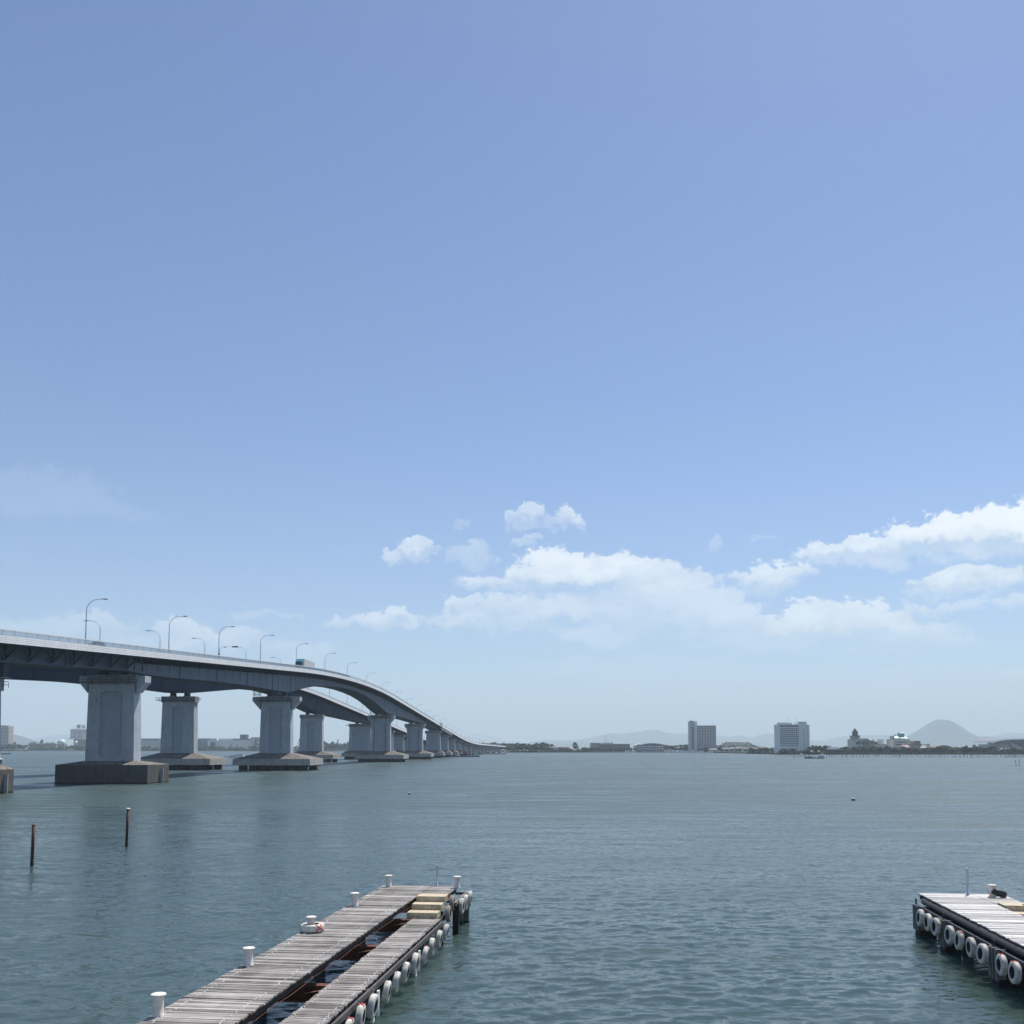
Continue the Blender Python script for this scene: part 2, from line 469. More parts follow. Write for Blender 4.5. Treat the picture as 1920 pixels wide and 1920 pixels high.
        if rz is not None: o.rotation_euler.z = rz
        return o
def tag(o, label=None, cat=None, group=None, kind=None):
    if label: o['label'] = label
    if cat: o['category'] = cat
    if group: o['group'] = group
    if kind: o['kind'] = kind
    return o
def empty(name, loc=(0,0,0), rz=0.0, parent=None):
    o = bpy.data.objects.new(name, None); COL.objects.link(o)
    o.location = loc; o.rotation_euler.z = rz; o.empty_display_size = .3
    if parent is not None: o.parent = parent
    return o
KIDS = {}
def copy_tree(src, parent=None):
    c = src.copy(); COL.objects.link(c)
    c.parent = parent
    for ch in src.children: copy_tree(ch, c)
    return c

# ================================================================= SETTING
# water: one sheet, the land laid over it beyond the far shore
import numpy as np
rs = np.random.RandomState(13)
NY, NX = 1080, 760
Yr = 11.0*np.exp(np.linspace(0, math.log(520/11.0), NY))          # rows grow with distance from the jetties
U = np.linspace(-1, 1, NX)
HW = Yr*.78+9
GX = U[None,:]*HW[:,None]; GY = np.repeat(Yr[:,None], NX, 1)
cell = np.maximum(np.gradient(Yr)[:,None], (HW*2/NX)[:,None])*np.ones((1, NX))
Z = np.zeros_like(GX); DX = np.zeros_like(GX); DY = np.zeros_like(GX)
calm = .80+.30*np.sin(GX*.031+1.7*np.sin(GY*.017)+.6)*np.sin(GY*.047+1.3*np.sin(GX*.021))+.18*np.sin(GX*.09-GY*.13)
for i in range(130):
    lam = .27*(7.0/.27)**(rs.rand()**1.8)
    th = math.pi/2+R(8)+rs.randn()*R(27)
    k_ = 2*math.pi/lam
    sl = .0215 if lam < 1.0 else .0215*(lam/1.0)**(-1.1)
    a_ = sl/k_
    fade = np.clip((lam/cell-2.6)/2.2, 0, 1)
    ph = k_*(GX*math.cos(th)+GY*math.sin(th))+rs.rand()*6.283
    A = a_*fade*(calm if lam < 3 else 1)
    Z += A*np.cos(ph); DX -= .4*A*math.cos(th)*np.sin(ph); DY -= .4*A*math.sin(th)*np.sin(ph)
ed = np.clip((1-np.abs(U))/.04, 0, 1)[None,:]*np.clip(np.minimum(np.arange(NY), NY-1-np.arange(NY))/14, 0, 1)[:,None]
Z *= ed; GX += DX*ed; GY += DY*ed
co = np.stack([GX, GY, Z], -1).reshape(-1, 3)
ii = (np.arange(NY-1)[:,None]*NX+np.arange(NX-1)[None,:]).reshape(-1)
quads = np.stack([ii, ii+1, ii+1+NX, ii+NX], -1)
hn, hf, yn, yf = HW[0], HW[-1], Yr[0], Yr[-1]
n0 = len(co)
extra = np.array([(-hn,yn,0),(hn,yn,0),(hf,yf,0),(-hf,yf,0),(-16000,-300,0),(18000,-300,0),(18000,4200,0),(-16000,4200,0)], float)
ring = np.array([(4,5,1,0),(5,6,2,1),(6,7,3,2),(7,4,0,3)])+n0
co = np.concatenate([co, extra]); quads = np.concatenate([quads, ring])
me = bpy.data.meshes.new('water')
me.vertices.add(len(co)); me.vertices.foreach_set('co', co.astype(np.float32).ravel())
me.loops.add(quads.size); me.loops.foreach_set('vertex_index', quads.astype(np.int32).ravel())
me.polygons.add(len(quads)); me.polygons.foreach_set('loop_start', np.arange(0, quads.size, 4, dtype=np.int32))
me.polygons.foreach_set('use_smooth', np.ones(len(quads), dtype=bool))
me.update(calc_edges=True); me.validate()
me.materials.append(M['lake_water'])
wo = bpy.data.objects.new('water', me); COL.objects.link(wo); tag(wo, kind='structure')

def PX(px, D): return (px-960)/F_PX*D
SHORE = [(-900,2230),(-300,2230),(520,2230),(700,2080),(860,1800),(935,1640),(955,1585),(1200,1575),(1445,1560),(1452,1240),(1462,1130),(1920,1105),(2500,1100)]
mb = MB()
vs = []
for (px, D) in SHORE: vs.append((PX(px,D), D))
fr = [(-15500,2230)]+vs+[(17500,1100)]
N = len(fr)
v = [(x,y,-.8) for x,y in fr]+[(x,y,.9) for x,y in fr]+[(x,y+14,1.5) for x,y in fr]
v += [(x*1.0,25500,2.0) for x,y in fr]
f = []
for r_ in range(3):
    for i in range(N-1): f.append((r_*N+i, r_*N+i+1, (r_+1)*N+i+1, (r_+1)*N+i))
mb.add(v, f, 'grass_green')
tag(mb.build('ground'), kind='structure')

# mountains: real ridges with depth
def ridge(prof, D, depth, name, rough, sub=5, seed=0.0, sm=4):
    """prof: silhouette as (pixel x, pixel y) at distance D"""
    xs = []
    for i in range(len(prof)-1):
        for k in range(sub):
            t_ = k/sub; t2 = t_
            xs.append((prof[i][0]+(prof[i+1][0]-prof[i][0])*t_, prof[i][1]+(prof[i+1][1]-prof[i][1])*t2))
    xs.append(prof[-1])
    # smooth
    ys = [q[1] for q in xs]
    for _ in range(sm): ys = [ys[0]]+[(ys[i-1]+2*ys[i]+ys[i+1])/4 for i in range(1,len(ys)-1)]+[ys[-1]]
    rows = 17; vs = []
    for j in range(rows):
        t_ = j/(rows-1)*2-1                       # -1 front foot .. 0 crest .. 1 back foot
        for (px, _), yy in zip(xs, ys):
            P = at_y(px, yy, D)
            h = max(P.z, 3); h *= 1+.012*noise.fractal(Vector((P.x/260, seed, 0)), 1.0, 2.0, 4)
            k = 1-abs(t_)**1.3
            nz = noise.fractal(Vector((P.x/900+seed, t_*depth/900, 0)), 1.0, 2.0, 5)
            side = math.sin(math.pi*min(1,abs(t_)*1.0))
            z = h*k*(1+side*nz*rough) + nz*h*.012
            vs.append((P.x*(1+t_*depth/D*.0), D+t_*depth, max(z, -2) if abs(t_) < 1 else -2))
    n_ = len(xs); f = []
    for j in range(rows-1):
        for i in range(n_-1): f.append((j*n_+i, j*n_+i+1, (j+1)*n_+i+1, (j+1)*n_+i))
    mb = MB(); mb.add(vs, f, 'mountain_wood', True)
    return tag(mb.build(name), kind='structure')
ridge([(940,1402),(985,1393),(1013,1388),(1032,1387.5),(1055,1389),(1075,1388),(1096,1386),(1122,1379),(1140,1375.5),(1153,1374),(1166,1375.5),(1179,1375),(1200,1371.5),(1218,1367.5),(1232,1370),(1252,1375.5),(1272,1377),(1300,1376),(1330,1378),(1346,1379),(1357,1381),(1367,1382.5),(1378,1380),(1386,1377.5),(1398,1384.5),(1412,1382),(1424,1380.5),(1437,1377),(1447,1375),(1458,1377),(1470,1384),(1490,1390),(1505,1389),(1519,1388),(1550,1388.5),(1562,1387),(1576,1382),(1602,1380),(1639,1378),(1670,1378.5),(1700,1382),(1760,1384),(1830,1385),(1860,1383),(1881,1377),(1896,1373),(1912,1374),(1930,1380),(1960,1388),(2000,1384),(2060,1392),(2200,1402)],
      17500, 2600, 'mountain_range', .35, 4)
ridge([(1655,1402),(1688,1395),(1704,1387.5),(1719,1376.5),(1733,1364.5),(1745,1355),(1752,1350.5),(1757.5,1348.6),(1764,1351),(1776,1360),(1788,1369),(1802,1376),(1821,1381),(1832,1382),(1847,1380),(1862,1384),(1890,1390),(1930,1397),(1960,1402)],
      11500, 1100, 'conical_mountain', .22, 4, 3.1, 1)
ridge([(-140,1402),(-90,1382),(-50,1372),(-10,1371),(8,1374),(22,1377),(40,1386),(55,1395),(66,1402)], 9000, 900, 'hill', .3, 6, 8.0)
ridge([(20,1402),(45,1391),(70,1384),(100,1378),(130,1377),(160,1379),(200,1384),(250,1386),(300,1391),(360,1402)], 20000, 1800, 'hill', .3, 6, 12.0)
# low wooded hill behind the right-hand towers
ridge([(1322,1409),(1338,1402),(1352,1397),(1365,1394.5),(1378,1391.5),(1388,1391),(1400,1393.5),(1415,1397.5),(1428,1402),(1440,1409)], 2500, 140, 'hill', .2, 5, 5.0)

# ================================================================= BRIDGES
SL = .052; BX = -101.4
ROT = -math.atan(SL)
def rail(D):
    """height of the top of the railing along the bridges"""
    if D < 340: return 37.6-.053*(340-D)
    if D < 540: return 37.6+.053*(D-340)-.053*(D-340)**2/200
    if D < 860: return 37.6-.053*(D-540)
    if D < 1100:
        a = D-860; return 20.64-.053*a+(.053-.0045)*a*a/480
    return 13.74-.0045*(D-1100)
def lerp_tab(tab, D):
    if D <= tab[0][0]: return tab[0][1]
    for (a, za), (b, zb) in zip(tab, tab[1:]):
        if D <= b: return za+(zb-za)*(D-a)/(b-a)
    return tab[-1][1]
GB = [(100,21.2),(165,22.9),(212,25.3),(218,25.2),(224,25.2),(240,25.6),(264,26.6),(288,27.2),(315,27.5),(336,27.7),(343,28.2),(352,29.7),(365,31.4),(380,32.8),(400,34.0),(418,34.7),(436,34.9),(454,34.6),(472,33.9),(490,32.5),(505,30.8),(520,28.6),(532,27.4),(545,27.2),(575,26.6),(610,26.2),(655,25.4),(690,25.3)]
GBB = [(100,20.0),(200,23.3),(229,24.9),(265,26.5),(315,27.6),(343,27.7),(360,29.2),(391,32.0),(410,33.5),(434,34.3),(458,33.8),(478,32.4),(505,29.4),(526,27.5),(560,27.3),(600,26.6),(655,25.4),(690,25.3)]
def gb(D, B=False):
    if D > 690: return rail(D)-4.3
    return lerp_tab(GBB if B else GB, D)

def sweep(mb, prof, Ds, cx, mt, closed=True, cap=True):
    """prof(D) -> [(offset, z)]; swept along the bridge"""
    rows = [prof(D) for D in Ds]; n_ = len(rows[0]); vs = []
    for D, row in zip(Ds, rows):
        for (o, z) in row: vs.append((cx+SL*D+o, D, z))
    f = []
    for i in range(len(Ds)-1):
        for k in range(n_ if closed else n_-1):
            l = (k+1) % n_
            f.append((i*n_+k, i*n_+l, (i+1)*n_+l, (i+1)*n_+k))
    if cap:
        f.append(tuple(range(n_))); f.append(tuple((len(Ds)-1)*n_+k for k in range(n_-1,-1,-1)))
    mb.add(vs, f, mt)
def rect(o0, o1, z0, z1): return [(o0,z0),(o1,z0),(o1,z1),(o0,z1)]

def pier(root, cx, D, w, zt, th=3.6, base='piles', bw=27.4, bd=18.6, flare=2.0, panel=.42, pipes=False, rail_=False, shift=-.6):
    """w: shaft width; zt: top of the cap; D: distance of the shaft's front face"""
    X = cx+SL*(D+th/2)
    loc = Vector((X, D+th/2, 0))
    P = empty('pier', loc-root.location, ROT, root)
    zb = 5.0 if base == 'caisson' else 6.1
    if zt < 12: zb = 4.6
    capH = min(2.1, (zt-zb)*.22)
    zc = zt-capH
    wb, wt_ = w/2, w/2-.35
    t0 = th/2
    H = zc-zb
    # shaft with recessed arched panels in front and back
    rec = .45
    pw = w*panel/2; p0, p1 = zb+.5, zc-H*.085
    ch = pw*.5
    def prof(z): return wb+(wt_-wb)*(z-zb)/H
    inner = [(-pw*.72,p0),(pw*.72,p0),(pw,p0+ch*.6),(pw,p1-ch*.45),(pw*.55,p1),(-pw*.55,p1),(-pw,p1-ch*.45),(-pw,p0+ch*.6)]
    bm = bmesh.new()
    outer = [(-wb,zb),(wb,zb),(wt_,zc),(-wt_,zc)]
    for sgn in (-1, 1):
        ov = [bm.verts.new((x, sgn*t0, z)) for x, z in outer]
        iv = [bm.verts.new((x, sgn*t0, z)) for x, z in inner]
        es = [bm.edges.new((ov[i], ov[(i+1)%4])) for i in range(4)]+[bm.edges.new((iv[i], iv[(i+1)%8])) for i in range(8)]
        bmesh.ops.triangle_fill(bm, edges=es, use_beauty=True, normal=(0,sgn,0))
        kv = [bm.verts.new((x*.97, sgn*(t0-rec), z)) for x, z in inner]
        for i in range(8): bm.faces.new((iv[i], iv[(i+1)%8], kv[(i+1)%8], kv[i]))
        if sgn < 0: fo = ov
        else: bo = ov
    for i in range(4): bm.faces.new((fo[i], fo[(i+1)%4], bo[(i+1)%4], bo[i]))
    bmesh.ops.recalc_face_normals(bm, faces=bm.faces)
    me = bpy.data.meshes.new('shaft'); bm.to_mesh(me); bm.free(); me.materials.append(M['pier_paint'])
    o = bpy.data.objects.new('shaft', me); COL.objects.link(o); o.parent = P
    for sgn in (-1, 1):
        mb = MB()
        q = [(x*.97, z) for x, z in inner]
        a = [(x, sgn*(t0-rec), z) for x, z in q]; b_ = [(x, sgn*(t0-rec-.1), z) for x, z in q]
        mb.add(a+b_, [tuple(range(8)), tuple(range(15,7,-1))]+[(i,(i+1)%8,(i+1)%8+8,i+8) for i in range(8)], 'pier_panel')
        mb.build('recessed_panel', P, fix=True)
    # cap with flared ends
    mb = MB()
    ct = t0+.12
    mb.box((0,0,zc+capH/2), (w*1.0+.15, 2*ct, capH), 'cap_concrete')
    if flare:
        for sgn in (-1, 1):
            x0, x1 = sgn*(w/2+.075), sgn*(w/2+flare)
            y = ct*.82
            A = [(x0,-y,zc-flare*.9),(x0,y,zc-flare*.9),(x0,y,zt-.1),(x0,-y,zt-.1)]
            B = [(x1,-y,zt-capH*.75),(x1,y,zt-capH*.75),(x1,y,zt-.1),(x1,-y,zt-.1)]
            mb.add(A+B, [(0,1,2,3),(7,6,5,4),(0,4,5,1),(1,5,6,2),(2,6,7,3),(3,7,4,0)], 'pier_paint')
    mb.build('cap', P, fix=True)
    # bearings
    for x in (-2.6, 2.6):
        mb = MB(); hb = max(.35, gb(D+th/2, cx < BX-1)-zt+.05)
        mb.box((x,0,zt+hb/2-.01), (1.7,1.7,hb), 'steel_dark'); mb.box((x,0,zt+.1), (2.2,2.2,.18), 'cap_concrete')
        mb.build('bearing', P)
    # foundation
    y0 = -t0-1.2
    if base == 'caisson':
        b0, b1 = -bw/2, bw/2; yb = bd
        mb = MB()
        yc = bd/2-t0-2.4
        mb.box((shift,yc,1.7), (bw,bd,5.0), 'caisson_shaded')
        mb.hexa([(shift-bw/2,yc-bd/2,4.203),(shift+bw/2,yc-bd/2,4.203),(shift+bw/2,yc+bd/2,4.203),(shift-bw/2,yc+bd/2,4.203)],
                [(-wb-.3,-t0-.3,5.03),(wb+.3,-t0-.3,5.03),(wb+.3,t0+.3,5.03),(-wb-.3,t0+.3,5.03)], 'old_concrete')
        mb.build('foundation', P)
        mb = MB(); mb.box((shift,yc,-.15), (bw+.03,bd+.03,1.0), 'black_weed'); mb.build('waterline_band', P)
        mb = MB(); mb.bar((shift+bw/2+.05,yc+bd*.1,0), (shift+bw/2+.05,yc+bd*.1,3.4), 1.2, .2, 'pale_concrete'); mb.build('ladder_plate', P)
    else:
        mb = MB()
        a, b_ = bw/2, bd/2
        yc = b_*.55-t0
        mb.box((0,yc,2.95), (bw,bd,2.2), 'pale_concrete')
        mb.hexa([(-a,yc-b_,4.053),(a,yc-b_,4.053),(a,yc+b_,4.053),(-a,yc+b_,4.053)],
                [(-wb-.4,-t0-.3,zb+.03),(wb+.4,-t0-.3,zb+.03),(wb+.4,t0+.3,zb+.03),(-wb-.4,t0+.3,zb+.03)], 'old_concrete')
        mb.build('foundation', P)
        nx = max(3, int(bw/3.75))
        for i in range(nx):
            for yy in (yc-b_+1.9, yc+b_-1.9):
                x = -a+3.2+i*(bw-6.4)/(nx-1)
                mb = MB(); mb.lathe([(1.55,-1.0),(1.55,1.9)], 'black_weed', (x,yy,0), 14); mb.build('pile', P)
    if pipes:
        for x in (-w*.33, w*.27):
            mb = MB(); mb.tube([(x,-t0-.18,zt-.3),(x,-t0-.18,zb+.6),(x-.5,-t0-1.3,zb-.3)], .16, 'steel_dark', 6); mb.build('drainpipe', P)
    if rail_:
        mb = MB(); q = [(-w/2-1.9,-ct-.9),(w/2+.6,-ct-.9),(w/2+.6,ct+.5),(-w/2-1.9,ct+.5)]
        mb.box(((q[0][0]+q[1][0])/2,-ct-.45,zt-1.55), (q[1][0]-q[0][0], .85, .08), 'steel_dark')
        mb.box((-w/2-1.0,0,zt-1.55), (1.7, 2*ct+.8, .08), 'steel_dark')
        for i in range(4):
            p0_, p1_ = q[i], q[(i+1)%4]
            for hz in (.55, 1.1): mb.bar((*p0_,zt-1.55+hz), (*p1_,zt-1.55+hz), .06, .06, 'steel_dark')
            L = math.dist(p0_, p1_); k = max(2, int(L/1.6))
            for j in range(k):
                x = p0_[0]+(p1_[0]-p0_[0])*j/k; y = p0_[1]+(p1_[1]-p0_[1])*j/k
                mb.bar((x,y,zt-1.55), (x,y,zt-.45), .06, .06, 'steel_dark')
        mb.build('walkway', P)
    return P

def bridge(cx, hw, B, label):
    root = empty('road_bridge', (cx+SL*170, 170, 0))
    tag(root, label, 'bridge', 'parallel road bridges over the lake')
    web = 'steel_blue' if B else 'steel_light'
    e = 0.0
    D0, D1 = 105, 1668
    Ds = [D0+i*6 for i in range(int((720-D0)/6)+1)]+[720+i*14 for i in range(1, 68)]
    Ds = [d for d in Ds if d < D1]+[D1]
    # deck slab and kerbs
    mb = MB()
    sweep(mb, lambda D: rect(-hw+.25, hw-.25, rail(D)-1.75, rail(D)-1.35), Ds, cx, 'cap_concrete')
    mb.build('deck', root, world=True)
    mb = MB(); sweep(mb, lambda D: rect(-hw+2.2, hw-2.2, rail(D)-1.346, rail(D)-1.33), Ds, cx, 'asphalt'); mb.build('carriageway', root, world=True)
    # fascia panels: segments with open joints, ribbed
    for sgn in (-1, 1):
        mb = MB()
        def fas(D, sgn=sgn):
            a, b_ = sgn*(hw-.25), sgn*hw
            r_ = rail(D)
            if sgn < 0: a, b_ = b_, a
            return rect(a, b_, r_-2.38, r_-1.08)
        seg = [D0+i*6 for i in range(int((640-D0)/6)+1)]
        for i, d in enumerate(seg[:-1]): sweep(mb, fas, [d+.04, d+5.96], cx, 'fascia_joint' if d < 500 else 'deck_fascia')
        Dn = [seg[-1]]+[d for d in Ds if d > seg[-1]+3]
        sweep(mb, fas, Dn, cx, 'deck_fascia')
        # horizontal ribs standing proud
        Dr = [d for d in Ds if d < 520]
        for kz in (-2.37, -2.04, -1.71, -1.38):
            o0, o1 = (hw+.002, hw+.07) if sgn > 0 else (-hw-.07, -hw-.002)
            sweep(mb, lambda D, o0=o0, o1=o1, kz=kz: rect(o0, o1, rail(D)+kz, rail(D)+kz+.285), Dr, cx, 'deck_fascia')
        mb.build('fascia', root, world=True, fix=True)
        mb = MB()
        o = sgn*(hw-.12)
        sweep(mb, lambda D, o=o: rect(o-.10, o+.10, rail(D)-.16, rail(D)), Ds, cx, 'white_paint')
        sweep(mb, lambda D, o=o: rect(o-.04, o+.04, rail(D)-.98, rail(D)-.90), Ds, cx, 'rail_metal')
        d = D0
        st = .30
        while d < D1-2:
            z = rail(d); x = cx+SL*d+o
            big = abs((d % 3.6)) < st
            mb.box((x, d, z-.60), (.06 if not big else .1, .055 if not big else .12, .96), 'rail_metal')
            d += st if d < 420 else (.7 if d < 700 else 2.4)
        mb.build('railing', root, world=True)
    # main girders
    gw = 3.6
    Dg = [d for d in Ds if d > 212]
    def gp(D):
        b_ = gb(D, B); t_ = rail(D)-1.76
        return [(-gw,b_+.0),(gw,b_),(gw,t_),(-gw,t_)]
    breaks = [D0, 213, 336+1.8, 532+1.8, 655+1.8, 740, D1]
    for a, b_ in zip(breaks, breaks[1:]):
        mb = MB()
        dd = [a+.15]+[d for d in Ds if a+1 < d < b_-1]+[b_-.15]
        mt = web
        if not B and a == D0: mt = 'steel_grey'
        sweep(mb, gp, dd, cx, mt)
        if not B or a > 500:
            # bottom flange
            sweep(mb, lambda D: rect(-gw-.3, gw+.3, gb(D,B)-.08, gb(D,B)-.003), dd, cx, 'steel_dark')
        # stiffeners on the web
        d = a+3
        k = 0
        while d < min(b_, 760)-2:
            main = (k % 4 == 0)
            zt_, zb_ = rail(d)-1.77, gb(d, B)
            for sg in (1, -1):
                h_ = (zt_-zb_) if main else (zt_-zb_)*.8
                if B and not main: continue
                mb.box((cx+SL*d+sg*(gw+(.07 if main else .05)+.002), d, zt_-h_/2), (.14 if main else .1, .08 if main else .05, h_-.02), 'steel_dark' if main and not B else web)
            d += 6.5; k += 1
        mb.build('girder', root, world=True, fix=False)
    # cantilever ribs under the overhanging deck, deepened and dark for its shadow band
    mb = MB()
    d = 216 if not B else D0+2
    while d < 900:
        z = rail(d)-1.77
        for sg in (1, -1):
            x0, x1 = cx+SL*d+sg*(gw+.02), cx+SL*d+sg*(hw-.28)
            y0, y1 = d-.12, d+.12
            mb.add([(x0,y0,z),(x1,y0,z),(x1,y0,z-.85),(x0,y0,z-2.0),(x0,y1,z),(x1,y1,z),(x1,y1,z-.85),(x0,y1,z-2.0)],
                   [(0,1,2,3),(7,6,5,4),(0,4,5,1),(1,5,6,2),(2,6,7,3),(3,7,4,0)], 'steel_dark')
        d += 2.4 if d < 500 else 4.8
    mb.build('cantilever_rib', root, world=True, fix=True).__setitem__('kind', 'stuff')
    if not B:
        # first stretch: braced outriggers carry the footway
        d = 118.0
        while d < 212:
            z = rail(d)-1.80; zb_ = gb(d)+.55
            mb = MB()
            x0, x1 = cx+SL*d+gw+.08, cx+SL*d+hw-.35
            xv = x0+.5
            mb.bar((x0,d,z-.18), (x1,d,z-.2), .34, .40, 'steel_dark')
            mb.bar((xv,d,z-.35), (xv,d,zb_), .32, .32, 'steel_dark')
            mb.bar((x1-.2,d,z-.36), (xv+.05,d,zb_+.1), .34, .34, 'steel_dark')
            mb.bar((x0-.1,d,zb_), (xv+.2,d,zb_), .2, .2, 'steel_dark')
            mb.build('outrigger', root, world=True)
            mb = MB()
            mb.bar((x1-.1,d,z-.22), (cx+SL*(d+7.5)+gw+.6,d+7.5,gb(d+7.5)+.7), .34, .34, 'steel_dark')
            mb.build('brace', root, world=True)
            d += 7.8
        mb = MB(); dd = [d for d in Ds if d < 740]
        sweep(mb, lambda D: rect(hw-.75, hw-.3, rail(D)-2.62, rail(D)-1.78), dd, cx, 'steel_dark')  # dark beam run along the edge for the shadow band under the fascia
        mb.build('shadow_band_beam', root, world=True)
        # joint hoods
        mb = MB(); D = 742; mb.box((cx+SL*D+hw-.3, D, rail(D)-.9), (1.6, 9, 3.0), 'wall_grey', ROT); mb.build('joint_hood', root, world=True)
        mb = MB()
        sweep(mb, lambda D: rect(hw-.9, hw-.32, rail(D)-4.2, rail(D)-2.40), [745,760,775,790,805,819], cx, 'pale_concrete')
        mb.build('side_beam', root, world=True)
        # service gantries below the deck beside the piers
        for D, dx in ((328,-9.0),(524,-8.0),(647,-6.5)):
            mb = MB(); X = cx+SL*D+dx+gw; z0 = gb(D)-1.6
            for a in (0, 2.2):
                for b_ in (0, 1.6):
                    mb.bar((X+a,D+b_,z0), (X+a,D+b_,z0+2.0), .12, .12, 'steel_dark')
                    mb.bar((X+a,D+b_,z0+1.6), (X+3.4,D+b_,gb(D)+.6), .14, .14, 'steel_dark')
            for hz in (0,.5,1.0):
                for b_ in (0,1.6): mb.bar((X,D+b_,z0+hz), (X+2.2,D+b_,z0+hz), .1, .1, 'steel_dark')
                for a in (0,2.2): mb.bar((X+a,D,z0+hz), (X+a,D+1.6,z0+hz), .1, .1, 'steel_dark')
            mb.box((X+1.1,D+.8,z0), (2.2,1.6,.1), 'steel_dark')
            mb.build('inspection_cradle', root, world=True)
    # piers
    if not B:
        P0 = pier(root, cx, 165, 3.8, 20.2, base='caisson', bw=7.6, bd=7.0, flare=0, rail_=True, shift=0)
        mb = MB(); mb.box((.9,-.2,5.1), (3.2,3.0,1.7), 'old_concrete'); mb.hexa([(-.9,-1.9,5.95),(2.7,-1.9,5.95),(2.7,1.5,5.95),(-.9,1.5,5.95)], [(-.9,-1.0,6.5),(1.7,-1.0,6.5),(1.7,.9,6.5),(-.9,.9,6.5)], 'pale_concrete'); mb.build('gauge_hut', P0)
        pier(root, cx, 213, 11.2, 24.3, base='caisson', bw=21, bd=11.4, flare=2.0, panel=.47, rail_=True)
        pier(root, cx, 336, 11.2, 26.2, flare=2.9, rail_=True)
        pier(root, cx, 532, 11.1, 26.3, flare=2.2, pipes=True, rail_=True, panel=.44)
        pier(root, cx, 655, 11.3, 24.5, flare=1.5, pipes=True, bw=24, bd=16, panel=.6)
    else:
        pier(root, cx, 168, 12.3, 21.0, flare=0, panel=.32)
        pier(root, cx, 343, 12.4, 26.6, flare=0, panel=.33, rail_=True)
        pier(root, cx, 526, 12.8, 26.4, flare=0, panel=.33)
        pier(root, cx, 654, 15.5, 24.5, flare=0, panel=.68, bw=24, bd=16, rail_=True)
    d = 750
    while d < 1640:
        zt = gb(d+1.5)-.55
        pier(root, cx, d, 11.6, zt, th=2.6, flare=.8, panel=.62, bw=17 if d < 900 else 13, bd=10 if d < 900 else 6)
        d += 52
    return root
bridge(BX, 7.5, False, 'nearer road bridge with pale fascia, light grey girders and arched main span')
bridge(BX-37.5, 6.5, True, 'farther parallel road bridge with dark blue haunched girders, half hidden behind the nearer one')

# ================================================================= STREET LAMPS on the bridges
def make_lamp():
    root = empty('street_lamp')
    mb = MB(); pts = [(0,0,0),(0,0,6),(0,0,9.4)]
    for i in range(1, 9):
        a = math.pi/2*i/8
        pts.append((2.6*(1-math.cos(a)), 0, 9.4+2.6*math.sin(a)))
    pts += [(3.6,0,12.12)]
    mb.tube(pts, [.13,.11,.095]+[.07]*9, 'lamp_metal', 8)
    mb.box((0,0,.15), (.45,.45,.3), 'lamp_metal')
    mb.build('pole', root)
    mb = MB()
    mb.add([(3.5,-.1,12.2),(3.5,.1,12.2),(4.9,.22,12.17),(4.9,-.22,12.17),(3.5,-.1,12.05),(3.5,.1,12.05),(4.2,.26,11.92),(4.2,-.26,11.92),(5.0,-.18,12.02),(5.0,.18,12.02)],
           [(0,1,2,3),(4,7,6,5),(0,4,5,1),(1,5,6,2),(0,3,7,4),(2,9,8,3),(7,8,9,6),(3,8,7),(2,6,9)], 'lamp_metal')
    mb.build('lamp_head', root, fix=True)
    return root
lamp0 = make_lamp(); lamp_used = False
ORD = ['first','second','third','fourth','fifth','sixth','seventh','eighth','ninth','tenth','eleventh','twelfth']
LA = [212.9, 258.2, 296, 337, 382.7, 429.4, 474.5, 521.4, 566]
LA += [566+45*k for k in range(1, 25)]
LB = [223.4, 272.8, 313.8, 353.3, 399.6, 449.5, 498, 545, 590, 635]
LB += [635+45*k for k in range(1, 23)]
for side, L in ((0, LA), (1, LB)):
    for i, D in enumerate(L):
        if D > 1650: continue
        o = lamp0 if not lamp_used else copy_tree(lamp0)
        lamp_used = True
        if side == 0:
            x = BX+SL*D-7.5+1.4; o.rotation_euler.z = ROT
            if i < 11: lb = '%s tall street lamp from the left on the nearer bridge, arm bent right' % ORD[i]
            else: lb = 'tiny street lamp far along the nearer bridge towards the far shore'
            g_ = 'street lamps along the nearer bridge'
        else:
            x = BX-37.5+SL*D+6.5-1.2; o.rotation_euler.z = ROT+math.pi
            if i == 0: lb = 'street lamp of the farther bridge cut by the left picture edge'
            elif i < 10: lb = '%s lower street lamp from the left with arm bent left, on farther bridge' % ORD[i-1]
            else: lb = 'tiny street lamp far along the farther bridge beyond the arched span'
            g_ = 'street lamps along the farther bridge'
        o.location = (x, D, rail(D)-1.34)
        tag(o, lb, 'street lamp', g_)
        if side == 0 and i == 2:
            mb = MB()
            mb.tube([(.1,0,3.4),(.3,0,4.9),(1.2,0,5.6),(2.4,0,5.75),(4.4,0,5.75)], .06, 'lamp_metal', 6)
            mb.box((5.2,0,5.7), (1.9,.25,.42), 'lamp_glass'); mb.box((2.0,0,5.5), (.3,.3,.3), 'lamp_glass'); mb.box((.15,-.2,3.4), (.4,.3,.7), 'lamp_glass')
            mb.build('sensor_arm', o)

